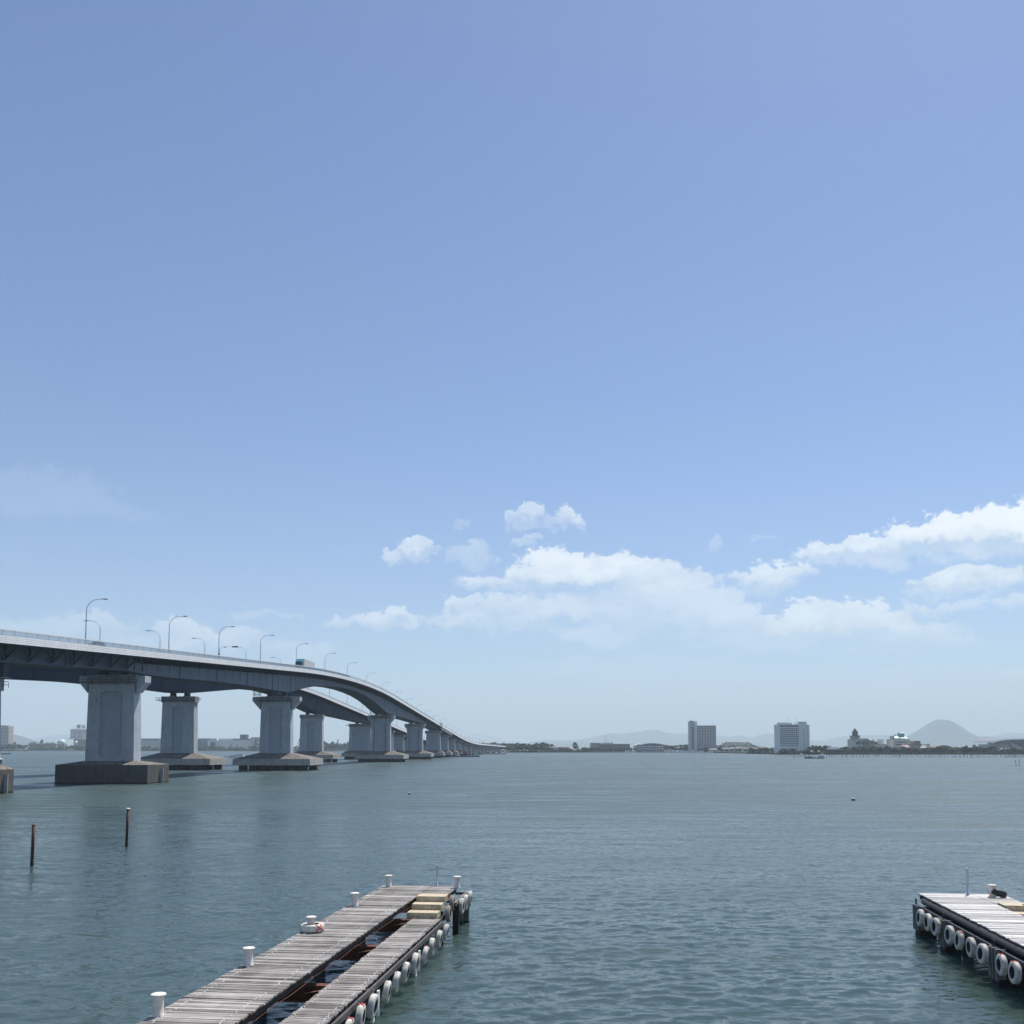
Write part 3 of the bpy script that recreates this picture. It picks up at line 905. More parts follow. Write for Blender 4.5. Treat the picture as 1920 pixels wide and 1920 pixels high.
# vehicles on the nearer bridge
root = empty('truck', (BX+SL*352+3.4, 352, rail(352)-1.33), ROT+.0); root.scale = (1.12,)*3
tag(root, 'box truck with teal cab and grey cargo box near the crest of the nearer bridge', 'truck')
mb = MB(); mb.hexa([(-1.2,0,.55),(1.2,0,.55),(1.2,2.3,.55),(-1.2,2.3,.55)], [(-1.15,.35,3.0),(1.15,.35,3.0),(1.15,2.3,3.05),(-1.15,2.3,3.05)], 'truck_teal')
mb.hexa([(-1.1,.5,3.0),(1.1,.5,3.0),(1.15,2.3,3.05),(-1.15,2.3,3.05)], [(-1.05,1.5,3.7),(1.05,1.5,3.7),(1.1,2.3,3.75),(-1.1,2.3,3.75)], 'truck_teal')
mb.build('cab', root, bevel=.06)
mb = MB(); mb.hexa([(-1.0,.10,1.75),(1.0,.10,1.75),(1.0,.3,1.75),(-1.0,.3,1.75)], [(-1.0,.29,2.75),(1.0,.29,2.75),(1.0,.45,2.75),(-1.0,.45,2.75)], 'glass_dark'); mb.build('windscreen', root)
mb = MB(); mb.box((1.175,1.2,2.3), (.04,1.0,.75), 'glass_dark'); mb.build('side_window', root)
mb = MB(); mb.box((0,9.4,2.55), (2.5,13.8,2.9), 'truck_box'); mb.box((0,9.4,1.0), (1.6,13.4,.25), 'steel_dark'); mb.build('cargo_box', root, bevel=.04)
for x in (-.85,.85):
    mb = MB(); mb.box((x,-.02,.9), (.4,.08,.25), 'white_paint'); mb.build('headlight', root)
for y in (1.3, 5.5, 12.6, 14.0):
    for x in (-1.0,1.0):
        mb = MB(); mb.tube([(x-.14,y,.5),(x+.14,y,.5)], .5, 'black_rubber', 16); mb.build('wheel', root)

root = empty('car', (BX+SL*197+4.4, 197, rail(197)-1.33), ROT)
tag(root, 'dark car glimpsed through the railing of the nearer bridge above its first broad pier', 'car')
mb = MB()
mb.hexa([(-.85,-2.2,.3),(.85,-2.2,.3),(.85,2.2,.3),(-.85,2.2,.3)], [(-.85,-2.2,.85),(.85,-2.2,.85),(.85,2.2,.9),(-.85,2.2,.9)], 'hull_dark')
mb.hexa([(-.8,-1.3,.85),(.8,-1.3,.85),(.8,1.9,.9),(-.8,1.9,.9)], [(-.65,-.5,1.42),(.65,-.5,1.42),(.65,1.3,1.42),(-.65,1.3,1.42)], 'hull_dark')
mb.build('body', root, bevel=.06)
for x in (-.75,.75):
    for y in (-1.4,1.4):
        mb = MB(); mb.tube([(x-.1,y,.32),(x+.1,y,.32)], .32, 'black_rubber', 14); mb.build('wheel', root)
mb = MB(); mb.hexa([(-.72,-1.24,.9),(.72,-1.24,.9),(.72,-1.1,.9),(-.72,-1.1,.9)], [(-.6,-.56,1.38),(.6,-.56,1.38),(.6,-.4,1.38),(-.6,-.4,1.38)], 'glass_dark'); mb.build('windscreen', root)

# ================================================================= JETTIES
TILT = .1225
JR = -math.atan(TILT)
simple('joist_dark', (.014,.011,.010), .85, 0, .4, 3)
simple('board_grey', (.075,.072,.07), .85, 0, .4, 3)
def planks(mb, x0, x1, y0, y1, z, mt, w=.165, th=.045, jit=.035):
    y = y0
    while y > y1:
        ww = w*random.uniform(.9, 1.06)
        a, b_ = x0+random.uniform(-jit, jit*.4), x1+random.uniform(-jit*.4, jit)
        mb.box(((a+b_)/2, y-ww/2, z-th/2+random.uniform(-.008,.008)), (b_-a, ww-random.uniform(.016,.036), th), mt,
               random.uniform(-.004,.004), Matrix.Rotation(random.uniform(-.012,.012), 3, 'X') @ Matrix.Rotation(random.uniform(-.004,.004), 3, 'Y'))
        y -= ww
def bolts(mb, xs, y0, y1, z):
    for x in xs:
        y = y0
        while y > y1:
            if random.random() < .62: mb.box((x+random.uniform(-.045,.045), y+random.uniform(-.02,.02), z+.010), (.028,.028,.02), 'bolt_sparkle')
            y -= .0825
simple('bolt_sparkle', (.92,.90,.86), .5, .0, .1)  # near-white colour stands in for sparkle on the bolt heads
def step_block(root, x0, x1, y, dep, z, h):
    mb = MB()
    mb.box(((x0+x1)/2, y-dep/2+.02, z-.02), (x1-x0, dep, .045), 'step_wood')
    n_ = 9; w = (x1-x0)/n_
    for i in range(n_): mb.box((x0+w*(i+.5), y-dep, z-.045-h/2), (w-.008, .04, h-.01), 'step_wood')
    mb.box((x0+.02, y-dep/2, z-.045-h/2), (.04,dep-.06,h-.02), 'step_wood'); mb.box((x1-.02, y-dep/2, z-.045-h/2), (.04,dep-.06,h-.02), 'step_wood')
    return mb.build('step', root)
def jetty(O, wood, label, length, right):
    root = empty('jetty', (O.x, O.y, 0), JR)
    tag(root, label, 'jetty', 'wooden jetties')
    ZT, ZL = 1.6, 1.0
    mb = MB(); planks(mb, 0, 2.24, 0, -length, ZT, wood); mb.build('decking', root)
    mb = MB(); planks(mb, 2.29, 3.5, 0, -2.75, ZT, wood); mb.build('landing', root)
    mb = MB(); planks(mb, 2.52, 3.68, -5.0, -length, ZL, wood); mb.build('lower_decking', root)
    mb = MB(); bolts(mb, (.28, 1.92), -.08, -length, ZT); bolts(mb, (2.62, 3.55), -5.1, -length, ZL)
    tag(mb.build('bolt', root), kind='stuff')
    step_block(root, 2.34, 3.58, -2.75, .75, 1.66, .22)
    step_block(root, 2.30, 3.56, -3.5, .72, 1.44, .22)
    step_block(root, 2.26, 3.54, -4.22, .75, 1.22, .20)
    for x in (.12, 1.15, 2.12):
        mb = MB(); mb.bar((x,-.05,ZT-.15), (x,-length,ZT-.15), .12, .2, 'joist_dark'); mb.build('joist', root)
    for x in (2.36, 3.4):
        mb = MB(); mb.bar((x,-.05,ZT-.15), (x,-2.7,ZT-.15), .1, .2, 'black_weed'); mb.build('joist', root)
    for x in (2.62, 3.6):
        mb = MB(); mb.bar((x,-2.8,ZL-.14), (x,-length,ZL-.14), .1, .18, 'black_weed'); mb.build('joist', root)
    mb = MB(); mb.bar((3.78,-5.0,ZL-.16), (3.78,-length,ZL-.16), .08, .16, 'board_grey'); mb.build('fender_board', root)
    rows = [-.55, -5.1, -10.3, -15.9, -21.3, -26.6]
    for y in rows:
        mb = MB()
        mb.box((1.4,y,.92), (2.9,.30,.10), 'rust'); mb.box((1.4,y,.50), (2.9,.30,.08), 'rust'); mb.box((1.4,y,.71), (2.9,.06,.34), 'rust')
        for x in (1.95, 2.45, 2.8): mb.box((x,y,.71), (.03,.28,.33), 'rust')
        mb.build('crossbeam', root)
        for x in (.35, 2.05, 2.75):
            mb = MB(); mb.box((x,y,-.2), (.34,.34,1.45), 'black_weed'); mb.box((x,y,.47), (.3,.3,.12), 'pile_concrete'); mb.build('pile', root)
        # outer pile with pale fender faces
        mb = MB(); mb.box((3.72,y,.32), (.22,.2,1.1), 'pile_concrete'); mb.box((3.72,y,-.35), (.24,.22,.9), 'black_weed'); mb.build('pile', root)
        if not right and y < -6:
            mb = MB(); mb.box((3.92,y-.28,.30), (.06,.16,.95), 'white_paint'); mb.box((3.92,y+.28,.30), (.06,.16,.95), 'white_paint'); mb.box((3.86,y,.55), (.06,.7,.14), 'pile_concrete'); mb.build('fender_strip', root)
        if y < -1:
            mb = MB()
            pts = [(1.9,y-.5,.82),(2.15,y-.36,.84),(2.4,y-.28,.88),(2.58,y-.22,.94),(2.64,y-.12,.98),(2.62,y-.04,.99)]
            mb.tube(pts, .016, 'tan_rope', 6); mb.build('rope', root)
    mb = MB(); mb.tube([(2.21,-.5-i*1.0,1.30+.02*math.sin(i*1.7)) for i in range(int(length)-1)], .009, 'rust', 6); mb.build('rope', root)
    return root
def wp(root, x, y, z=0):
    """a point in a jetty's frame, in the world"""
    v = Matrix.Rotation(JR, 3, 'Z') @ Vector((x, y, 0))
    return Vector((root.location.x+v.x, root.location.y+v.y, z))
OL = at_z(720, 1659.4, 1.6); OR_ = at_z(1720.8, 1674, 1.6)
JL = jetty(OL, 'weathered_wood', 'grey weathered plank jetty at bottom left with steps down to a lower walkway', 31, False)
JRt = jetty(OR_, 'glare_pale_wood', 'glare-whitened plank jetty at the right picture edge with a black pipe along its side', 29, True)

# outer fender frame at the end of the left jetty
mb = MB()
mb.bar((3.95,.3,1.30), (3.95,-3.2,1.30), .14, .16, 'pile_concrete'); mb.bar((3.95,.3,.9), (3.95,-3.2,.9), .1, .12, 'black_weed')
mb.bar((3.4,-.1,1.3), (3.95,-.1,1.3), .1,.12,'pile_concrete'); mb.bar((3.4,-2.4,1.3), (3.95,-2.4,1.3), .1,.12,'pile_concrete')
mb.build('fender_frame', JL)
for y in (-.25, -2.9):
    mb = MB(); mb.box((3.95,y,.5), (.26,.24,1.6), 'pile_concrete' if y > -1 else 'black_weed'); mb.box((3.95,y,-.4), (.28,.26,1.0), 'black_weed'); mb.build('pile', JL)
# right jetty: black pipe and pile groups on its left side
mb = MB(); mb.tube([(.02,-.9,1.36),(.02,-29,1.36)], .15, 'black_rubber', 12); mb.build('pipe', JRt)
for y in (-1.2, -4.5, -9.9, -15.3):
    mb = MB(); mb.box((-.1,y,.2), (.6,.62,1.5), 'black_weed'); mb.box((-.1,y,-.5), (.66,.66,1.0), 'black_weed'); mb.build('pile', JRt)
    for dy in (-.27, 0, .27):
        mb = MB(); mb.box((-.44,y+dy,.72), (.08,.15,1.05), 'pile_concrete'); mb.build('fender_strip', JRt)
    mb = MB(); mb.box((-.3,y-.33,.75), (.28,.05,1.0), 'pile_concrete'); mb.build('fender_strip', JRt)
mb = MB(); mb.bar((-.32,-1,1.2), (-.32,-29,1.2), .07, .09, 'steel_dark'); mb.bar((-.1,-1,1.1), (-.1,-29,1.1), .44, .12, 'black_weed'); mb.build('side_rail_light_filler', JRt)  # wide black bar fills the gap by the pipe, added to block light
for y in (-.8,-4.4,-9.6):
    mb = MB(); mb.tube([(-.3,y,1.22),(-.3,y-.08,1.38),(-.3,y-.02,1.46),(-.3,y+.1,1.46),(-.3,y+.14,1.32),(-.3,y+.1,1.22)], .02, 'steel_dark', 6); mb.build('shackle', JRt)

# bollards
def make_bollard():
    mb = MB()
    mb.lathe([(.145,0),(.145,.02),(.13,.04),(.13,.46),(.14,.475),(.175,.485),(.18,.50),(.178,.515),(.165,.525),(.02,.53)], 'bollard_paint', n=28)
    return mb.build('bollard')
b0 = make_bollard(); used = False
BOLL = [(296,1902,1.6,'white steel bollard on the left jetty nearest the bottom picture edge'),
        (465.7,1807.5,1.6,'white steel bollard on the left jetty, second from the bottom, bare of any tyre'),
        (583,1744,1.6,'white steel bollard standing inside a white tyre on the left jetty'),
        (665,1695.5,1.6,'white steel bollard on the left jetty between the tyre-ringed one and the far corner'),
        (728.4,1659.5,1.6,'white steel bollard at the far left corner of the left jetty'),
        (857,1661.8,1.6,'white steel bollard at the far right corner of the left jetty beside tyre fenders'),
        (1861,1679,1.6,'white steel bollard on the right jetty with a black tyre leaning on it')]
for (px, py, z, lb) in BOLL:
    o = b0 if not used else b0.copy()
    if used: COL.objects.link(o)
    used = True
    o.location = at_z(px, py+3, z); tag(o, lb, 'bollard', 'white bollards on the jetties')
# thin poles
for (px, py, h, lb) in ((819.6,1659.5,.95,'thin grey pole standing at the far end of the left jetty'), (1815,1676,1.12,'thin grey pole with round cap at the far end of the right jetty')):
    mb = MB(); r_ = .035 if px < 1000 else .045
    mb.lathe([(r_*2,0),(r_*2,.02),(r_,.03),(r_,h-.04),(r_*1.35,h-.035),(r_*1.35,h),(r_*.5,h+.03)], 'rail_metal', n=14)
    tag(mb.build('pole', loc=at_z(px, py+1.5, 1.6)), lb, 'pole', 'thin poles on the jetties')
# ring tyre round the third bollard
q = at_z(583, 1747, 1.6)
root = empty('tyre', (q.x+.04, q.y+.06, 1.6)); tag(root, 'white painted tyre with a red cross lying flat round a bollard', 'tyre', 'tyres on the jetties')
mb = MB(); mb.torus((0,0,.14), .30, .125, 'white_tyre', 'Z', 36, 16, 1.05, inner='black_rubber'); mb.build('tyre_ring', root)
mb = MB()
a0 = -.75
for s_ in (-1, 1):
    pts = []
    for i in range(7):
        t_ = i/6; a = a0+s_*(t_-.5)*.62; ph = -.5+t_*1.7
        rr = .30+.136*math.cos(ph); pts.append((rr*math.cos(a), rr*math.sin(a), .14+.14*math.sin(ph)))
    mb.tube(pts, .022, 'red_rope', 6)
mb.build('rope_cross', root)
# tyre fenders
def make_fender(mt='white_tyre', rope=True):
    root = empty('tyre_fender')
    mb = MB(); mb.torus((0,0,0), .254, .088, mt, 'X', 40, 16, 1.12, inner='black_rubber')
    for g_ in (-.058, -.02, .02, .058):          # tread ribs
        pts = [(g_, .342*math.cos(2*math.pi*i/36), .342*math.sin(2*math.pi*i/36)) for i in range(36)]
        mb.tube(pts, .009, mt, 5, closed=True)
    mb.build('tyre_ring', root)
    mb = MB()
    if rope:
        for s_ in (-1, 1):
            mb.tube([(s_*.09,-.10,.335),(0,-.01,.358),(-s_*.09,.09,.338)], .013, 'red_rope', 6)
    mb.tube([(.0,0,.22),(-.02,0,.37),(-.12,0,.44)], .013, 'steel_dark', 5)
    mb.build('rope', root)
    return root
fw = make_fender(); fp = make_fender(rope=False); fg = make_fender('grimy_tyre', False); fr_used = {fw: False, fg: False, fp: False}
def put_fender(src, loc, label, group, rot=0.0, tilt=(0,0), sc=1.0):
    if not fr_used[src]: o = src; fr_used[src] = True
    else: o = copy_tree(src)
    o.location = loc; o.rotation_euler = (tilt[0], tilt[1], JR+rot); o.scale = (sc,)*3
    tag(o, label, 'tyre fender', group); return o
def on_line(root, xl, px, z):
    """the point of the line x = xl along a jetty that lies at picture column px"""
    lo, hi = -28.0, 2.0
    u = (px-960)/F_PX
    f_ = lambda y: (lambda w: w.x - u*(w.y*math.cos(PITCH)+(z-CAM_H)*math.sin(PITCH)))(wp(root, xl, y, z))
    a, b_ = f_(lo), f_(hi)
    for _ in range(50):
        m_ = (lo+hi)/2; c_ = f_(m_)
        if (c_ > 0) == (a > 0): lo, a = m_, c_
        else: hi = m_
    return wp(root, xl, (lo+hi)/2, z)
pxs = [(616,.66),(632.5,.66),(652,.66),(676,.66),(699.5,.68),(724,.66),(743.5,.68),(760,.70),(777.5,.66),(795.5,.60),(809.5,.68),(823,.66),(836.5,.66)]
TL = ['leftmost, cut by the bottom edge','second from the bottom','third from the bottom','fourth from the bottom, beside a pale pile','fifth from the bottom','sixth from the bottom','seventh from the bottom','eighth from the bottom','ninth from the bottom','tenth from the bottom, hanging lowest','third one this side of the steps','second one this side of the steps','first one just below the steps']
for k_, ((px, z), tl) in enumerate(zip(pxs, TL)):
    put_fender(fw if k_ < 4 or k_ == 9 else fp, on_line(JL, 4.05, px+random.uniform(-1.2,1.2), z-.04+random.uniform(-.04,.04)), 'white tyre fender on the left jetty, '+tl, 'white tyre fenders along the left jetty', random.uniform(.0,.16), (random.uniform(-.5,.5)*(k_ > 3), random.uniform(.08,.24)), random.uniform(.92,1.06))
for y, z, lb in ((-3.9,1.02,'grimy brown tyre fender beside the lowest step of the left jetty'), (-3.0,1.32,'grimy pinkish tyre fender beside the upper step of the left jetty')):
    put_fender(fg, wp(JL, 3.80, y, z), lb, 'grimy tyre fenders by the steps', .05, (.2,-.05))
for y, lb in ((-2.5,'white tyre fender on the outer frame, nearest the steps'), (-1.5,'white tyre fender in the middle of the outer frame'), (-.4,'white tyre fender at the far tip of the outer frame')):
    put_fender(fp, wp(JL, 4.12, y, 1.12), lb, 'white tyre fenders on the end frame of the left jetty', random.uniform(-.08,.08), (random.uniform(-.4,.4), .05))
RL = ['first, at the water end','second from the water end','third from the water end','fourth, beside the second pile group','fifth from the water end','sixth from the water end','seventh from the water end','eighth, in front of the third pile group','ninth, at the right picture edge']
for px, py, lb in zip((1726,1740.5,1755,1781,1799,1821,1842.5,1878,1903), (1707,1716,1724,1739,1748,1762,1773,1800,1813), RL):
    put_fender(fw if px > 1870 or px == 1799 else fp, on_line(JRt, -.62, px, .93), 'white tyre fender on the right jetty, '+lb, 'white tyre fenders along the right jetty', random.uniform(-.06,.06)+math.pi, (random.uniform(-.4,.4), -random.uniform(.0,.12)))
# black tyre leaning on the right jetty's bollard
q = at_z(1866, 1681, 1.6)
mb = MB(); mb.torus((0,0,0), .24, .12, 'black_rubber', 'Z', 36, 12, 1.0)
o = mb.build('tyre', loc=(q.x+.05, q.y-.12, 1.6+.17)); o.rotation_euler = (R(-8), R(14), 0)
tag(o, 'black tyre slumped against the white bollard of the right jetty', 'tyre', 'tyres on the jetties')
q = at_z(1913, 1700, 1.6)
o2 = o.copy(); COL.objects.link(o2); o2.location = (q.x+.25, q.y, 1.35); o2.rotation_euler = (0, R(82), JR)
tag(o2, 'black tyre hanging by the steps of the right jetty at the picture edge', 'tyre', 'tyres on the jetties')

# ================================================================= POSTS, BUOYS, STAKES, BOATS
for (px, py, h, cap, lb) in ((59.5,1624.5,2.87,0,'rusty red mooring post nearest the left picture edge, flat topped'), (237,1587,3.08,1,'rusty red mooring post with a white cap, right of the other one')):
    q = at_z(px, py, 0)
    root = empty('mooring_post', q); root.rotation_euler = (0, R(.8), 0)
    tag(root, lb, 'post', 'mooring posts in the water')
    mb = MB(); mb.lathe([(.105,.32),(.105,h-.08)], 'red_oxide', n=16); mb.build('shaft', root)
    mb = MB(); mb.lathe([(.112,-1.0),(.112,.36),(.106,.42)], 'black_weed', n=16); mb.build('waterline_band', root)
    mb = MB()
    if cap: mb.lathe([(.12,h-.09),(.18,h-.06),(.19,h-.02),(.05,h+.03)], 'white_paint', n=16)
    else: mb.lathe([(.15,h-.09),(.15,h-.06),(.02,h-.05)], 'pile_concrete', n=16)
    mb.build('cap', root)
for (px, py, r_, lb) in ((767,1489.5,.22,'small black and white buoy in open water right of the bridge piers'), (1600,1501,.27,'black and white buoy in open water left of the right jetty')):
    root = empty('buoy', at_z(px, py, 0)); tag(root, lb, 'buoy', 'buoys on the lake')
    mb = MB(); mb.lathe([(r_*.4,-r_),(r_*.95,-.05),(r_*1.05,r_*.5),(r_*.9,r_*.95)], 'black_rubber', n=16); mb.build('float', root)
    mb = MB(); mb.lathe([(r_*.88,r_*.96),(r_*.7,r_*1.35),(r_*.2,r_*1.5)], 'hull_white', n=16); mb.build('top', root)
for px, py, lb in ((1430,1422.5,'tiny white buoy below the far tower blocks'), (1818,1421.5,'tiny white buoy beside the row of stakes')):
    mb = MB(); mb.lathe([(.3,-.4),(.55,.1),(.5,.6),(.2,.85)], 'hull_white', n=12); tag(mb.build('buoy', loc=at_z(px, py, 0)), lb, 'buoy', 'buoys on the lake')
# stakes of the fish trap
mb = MB(); mb.tube([(0,0,-1.0),(.02,0,2.0)], [.17,.14], 'black_weed', 6); st0 = mb.build('stake')
px = 1487.0; first = True
while px < 1990:
    D = 800+14*math.sin(px*.02)-(px-1487)*.05
    o = st0 if first else st0.copy()
    if not first: COL.objects.link(o)
    first = False
    o.location = (PX(px, D), D, 0); o.rotation_euler = (random.uniform(-.07,.07), random.uniform(-.09,.09), random.uniform(0,6)); hs = random.uniform(.6,1.35)
    if random.random() < .07: hs = 1.7
    o.scale = (random.uniform(.7,1.5),)*2+(hs,)
    tag(o, 'thin dark stake in the long fish trap row off the right-hand shore', 'stake', 'stakes of the fish trap row')
    px += random.choice((2.2,3.1,3.8,4.6,5.6)) if px < 1880 or px > 1910 else 2.0
for px, lb in ((1904.5,'taller thin stake standing nearer, left one of the pair by the right edge'), (1911.5,'taller thin stake standing nearer, right one of the pair by the right edge')):
    q = at_z(px, 1437, 0)
    mb = MB(); mb.tube([(-.12,0,-.8),(0,0,3.1)] if px > 1908 else [(.25,0,-.8),(-.05,0,3.0)], .09, 'black_weed', 6)
    tag(mb.build('stake', loc=q), lb, 'stake', 'pair of tall stakes')

def boat(name, loc, L, beam, hull, label, group, rz=0.0, cabin=None, mast=0, extra=None):
    """bow towards -X"""
    root = empty(name, loc, rz); tag(root, label, 'boat', group)
    st = [(-.5,.02,1.25),(-.42,.45,1.0),(-.25,.85,.75),(0,1,.6),(.3,.98,.58),(.5,.85,.62)]
    vs = []; f = []
    hh = L*.085
    for (t_, w, zt) in st:
        x = t_*L; b_ = beam/2*w
        vs += [(x,-b_,hh*zt),(x+.02*L*(t_<-.3),-b_*.75,-.35),(x+.02*L*(t_<-.3),b_*.75,-.35),(x,b_,hh*zt),(x,b_*.85,hh*zt-.12),(x,-b_*.85,hh*zt-.12)]
    n_ = 6
    for i in range(len(st)-1):
        for k in range(n_):
            l = (k+1) % n_; f.append((i*n_+k, i*n_+l, (i+1)*n_+l, (i+1)*n_+k))
    f.append(tuple(range(n_))); f.append(tuple((len(st)-1)*n_+k for k in range(n_)))
    mb = MB(); mb.add(vs, f, hull); mb.build('hull', root, fix=True)
    if cabin:
        x0, x1, h = cabin
        zb = hh*.5
        mb = MB(); b_ = beam*.36
        mb.hexa([(x0*L,-b_,zb),(x1*L,-b_,zb),(x1*L,b_,zb),(x0*L,b_,zb)], [(x0*L+h*.55,-b_*.85,zb+h),(x1*L-.1,-b_*.85,zb+h),(x1*L-.1,b_*.85,zb+h),(x0*L+h*.55,b_*.85,zb+h)], 'hull_white')
        c_ = mb.build('cabin', root)
        mb = MB(); xa, xb = x0*L+h*.6, x1*L-.35
        mb.box(((xa+xb)/2,-b_*.93,zb+h*.68), (xb-xa,.12,h*.28), 'glass_dark'); mb.build('window', c_)
    if mast:
        mb = MB(); mb.tube([(.1*L,0,hh*.5),(.1*L,0,hh*.5+mast)], .05, 'lamp_metal', 6); mb.build('mast', root)
    return root
o = boat('fishing_boat', at_z(441,1420.3,0), 16.5, 3.4, 'hull_white', 'pale fishing boat under way between the piers of the two bridges', None, .08, (.02,.42,2.0), 3.5)
mb = MB(); mb.box((-2.5,0,1.2), (5.0,1.6,.7), 'hull_dark'); mb.box((0.4,0,1.5), (.5,.5,1.5), 'machine_red'); mb.build('deck_gear', o)
o = boat('fishing_boat', at_z(1527,1422.3,0), 14.8, 3.0, 'hull_dark', 'dark hulled fishing boat with white cabin in front of the right-hand hotel', None, .05, (.10,.48,1.5), 0)
mb = MB(); mb.box((3.6,0,2.9), (1.8,1.6,.25), 'hull_white'); mb.bar((2.9,0,1.8), (2.9,0,2.8), .1,.1,'lamp_metal'); mb.bar((4.3,0,1.8), (4.3,0,2.8), .1,.1,'lamp_metal'); mb.build('canopy', o)
mb = MB(); mb.box((-3.0,0,1.2), (2.2,1.0,.5), 'hull_dark'); mb.tube([(-4,0,1.0),(-4,0,2.0)], .06, 'steel_dark', 6); mb.build('deck_gear', o)
q = at_z(6,1414,0)
root = empty('barge', q); tag(root, 'long low dark barge at the left picture edge', 'barge')
mb = MB(); mb.hexa([(-14,-2,-.3),(8,-2,-.3),(8,2,-.3),(-14,2,-.3)], [(-14,-2,1.3),(9.3,-2,1.3),(9.3,2,1.3),(-14,2,1.3)], 'hull_dark'); mb.build('hull', root)
mb = MB(); mb.box((-7,0,2.0), (5,2.4,1.4), 'wall_grey'); mb.build('cabin', root)
# work barges under the far bridge spans
q = at_z(878,1419.2,0)
root = empty('work_barge', q); tag(root, 'work barge with white cabin and red machinery moored beside the bridge piers', 'barge', 'work barges beside the bridge')
mb = MB(); mb.hexa([(-13,-4,-.5),(9.5,-4,-.5),(9.5,4,-.5),(-13,4,-.5)], [(-14,-4,.9),(10.5,-4,.9),(10.5,4,.9),(-14,4,.9)], 'hull_dark'); mb.build('hull', root)
mb = MB(); mb.box((4.8,0,3.0), (6.2,4.5,3.9), 'wall_grey'); mb.box((4.8,0,5.05), (6.8,5.0,.25), 'roof_metal'); mb.build('cabin', root)
mb = MB(); mb.box((4.2,-2.3,2.6), (1.0,.1,2.0), 'glass_dark'); mb.build('door', root)
mb = MB(); mb.box((-3,0,2.4), (4.2,3.4,2.6), 'machine_red'); mb.bar((-4,0,3.4), (-7.5,0,5.6), .35,.5,'machine_red'); mb.bar((-7.5,0,5.6), (-9.5,0,1.6), .3,.35,'steel_dark'); mb.box((-1.4,0,4.2), (1.6,1.8,1.3), 'machine_red'); mb.build('excavator', root)
mb = MB(); mb.box((8.6,-1,1.9), (1.4,2.0,1.9), 'pale_concrete'); mb.box((-10.5,-1,1.6), (2.6,2.6,1.4), 'pale_concrete'); mb.build('crate', root)
q = at_z(926,1414.5,0)
root = empty('work_barge', q); tag(root, 'flat grey pontoon with round gear at the far end of the bridge', 'barge', 'work barges beside the bridge')
mb = MB(); mb.box((0,0,.6), (30,5,1.6), 'wall_grey'); mb.build('hull', root)
mb = MB(); mb.torus((11,0,3.6), 1.9, .5, 'wall_white', 'Y', 20, 6); mb.box((-4,0,2.6), (4,2,2.6), 'wall_grey'); mb.box((3,0,2.0), (3,2,1.4), 'wall_white'); mb.build('deck_gear', root)
boat('motor_boat', at_z(855,1418.0,0), 9, 2.6, 'hull_white', 'white motor boat moored left of the work barge below the bridge', None, .3, (-.05,.35,1.8), 4)
simple('_unused', (.5,.5,.5))
# moored boats at the marina
MR = [(1252,1409.4,10,'leftmost white boat of the marina beside the curved glass hall'),(1260,1408.4,13,'second white boat of the marina from the left, with tall cabin'),(1268,1410.0,11,'white boat in the middle left of the marina'),
      (1277,1409.0,14,'largest white boat in the middle of the marina'),(1286,1410.0,10,'white boat in the middle right of the marina'),(1299,1408.8,11,'white boat just left of the dark tower block'),(1311,1410.2,10,'white boat moored right in front of the dark tower block'),
      (1327,1410.2,9,'small white boat in front of the dark tower block, right half'),(1171.5,1410.0,9,'small white boat by the terraced building'),(1186,1410.1,8,'small white boat left of the curved glass hall'),(1370,1411.0,10,'white boat moored below the low wooded hill'),(1418,1411.2,8,'small white boat left of the right-hand hotel')]
for px, py, L, lb in MR:
    D = 1520 if px < 1400 else 1350
    q = Vector((PX(px,D), D-(hash(px) % 3)*8, 0))
    boat('motor_boat', q, L*1.35, 4.0, 'hull_white', lb, 'white boats moored at the far marina', random.uniform(-.3,.3), (-.2,.42,3.3), 0)
boat('motor_boat', Vector((PX(1500,1095),1095,0)), 8, 2.4, 'hull_white', 'small white boat at the foot of the right-hand hotel', None, .1, (-.1,.3,1.2))
boat('motor_boat', Vector((PX(1539,1090),1090,0)), 6, 2.4, 'hull_white', 'small white boat between the right-hand hotel and the dark pavilion', None, .1, (-.1,.3,1.6))

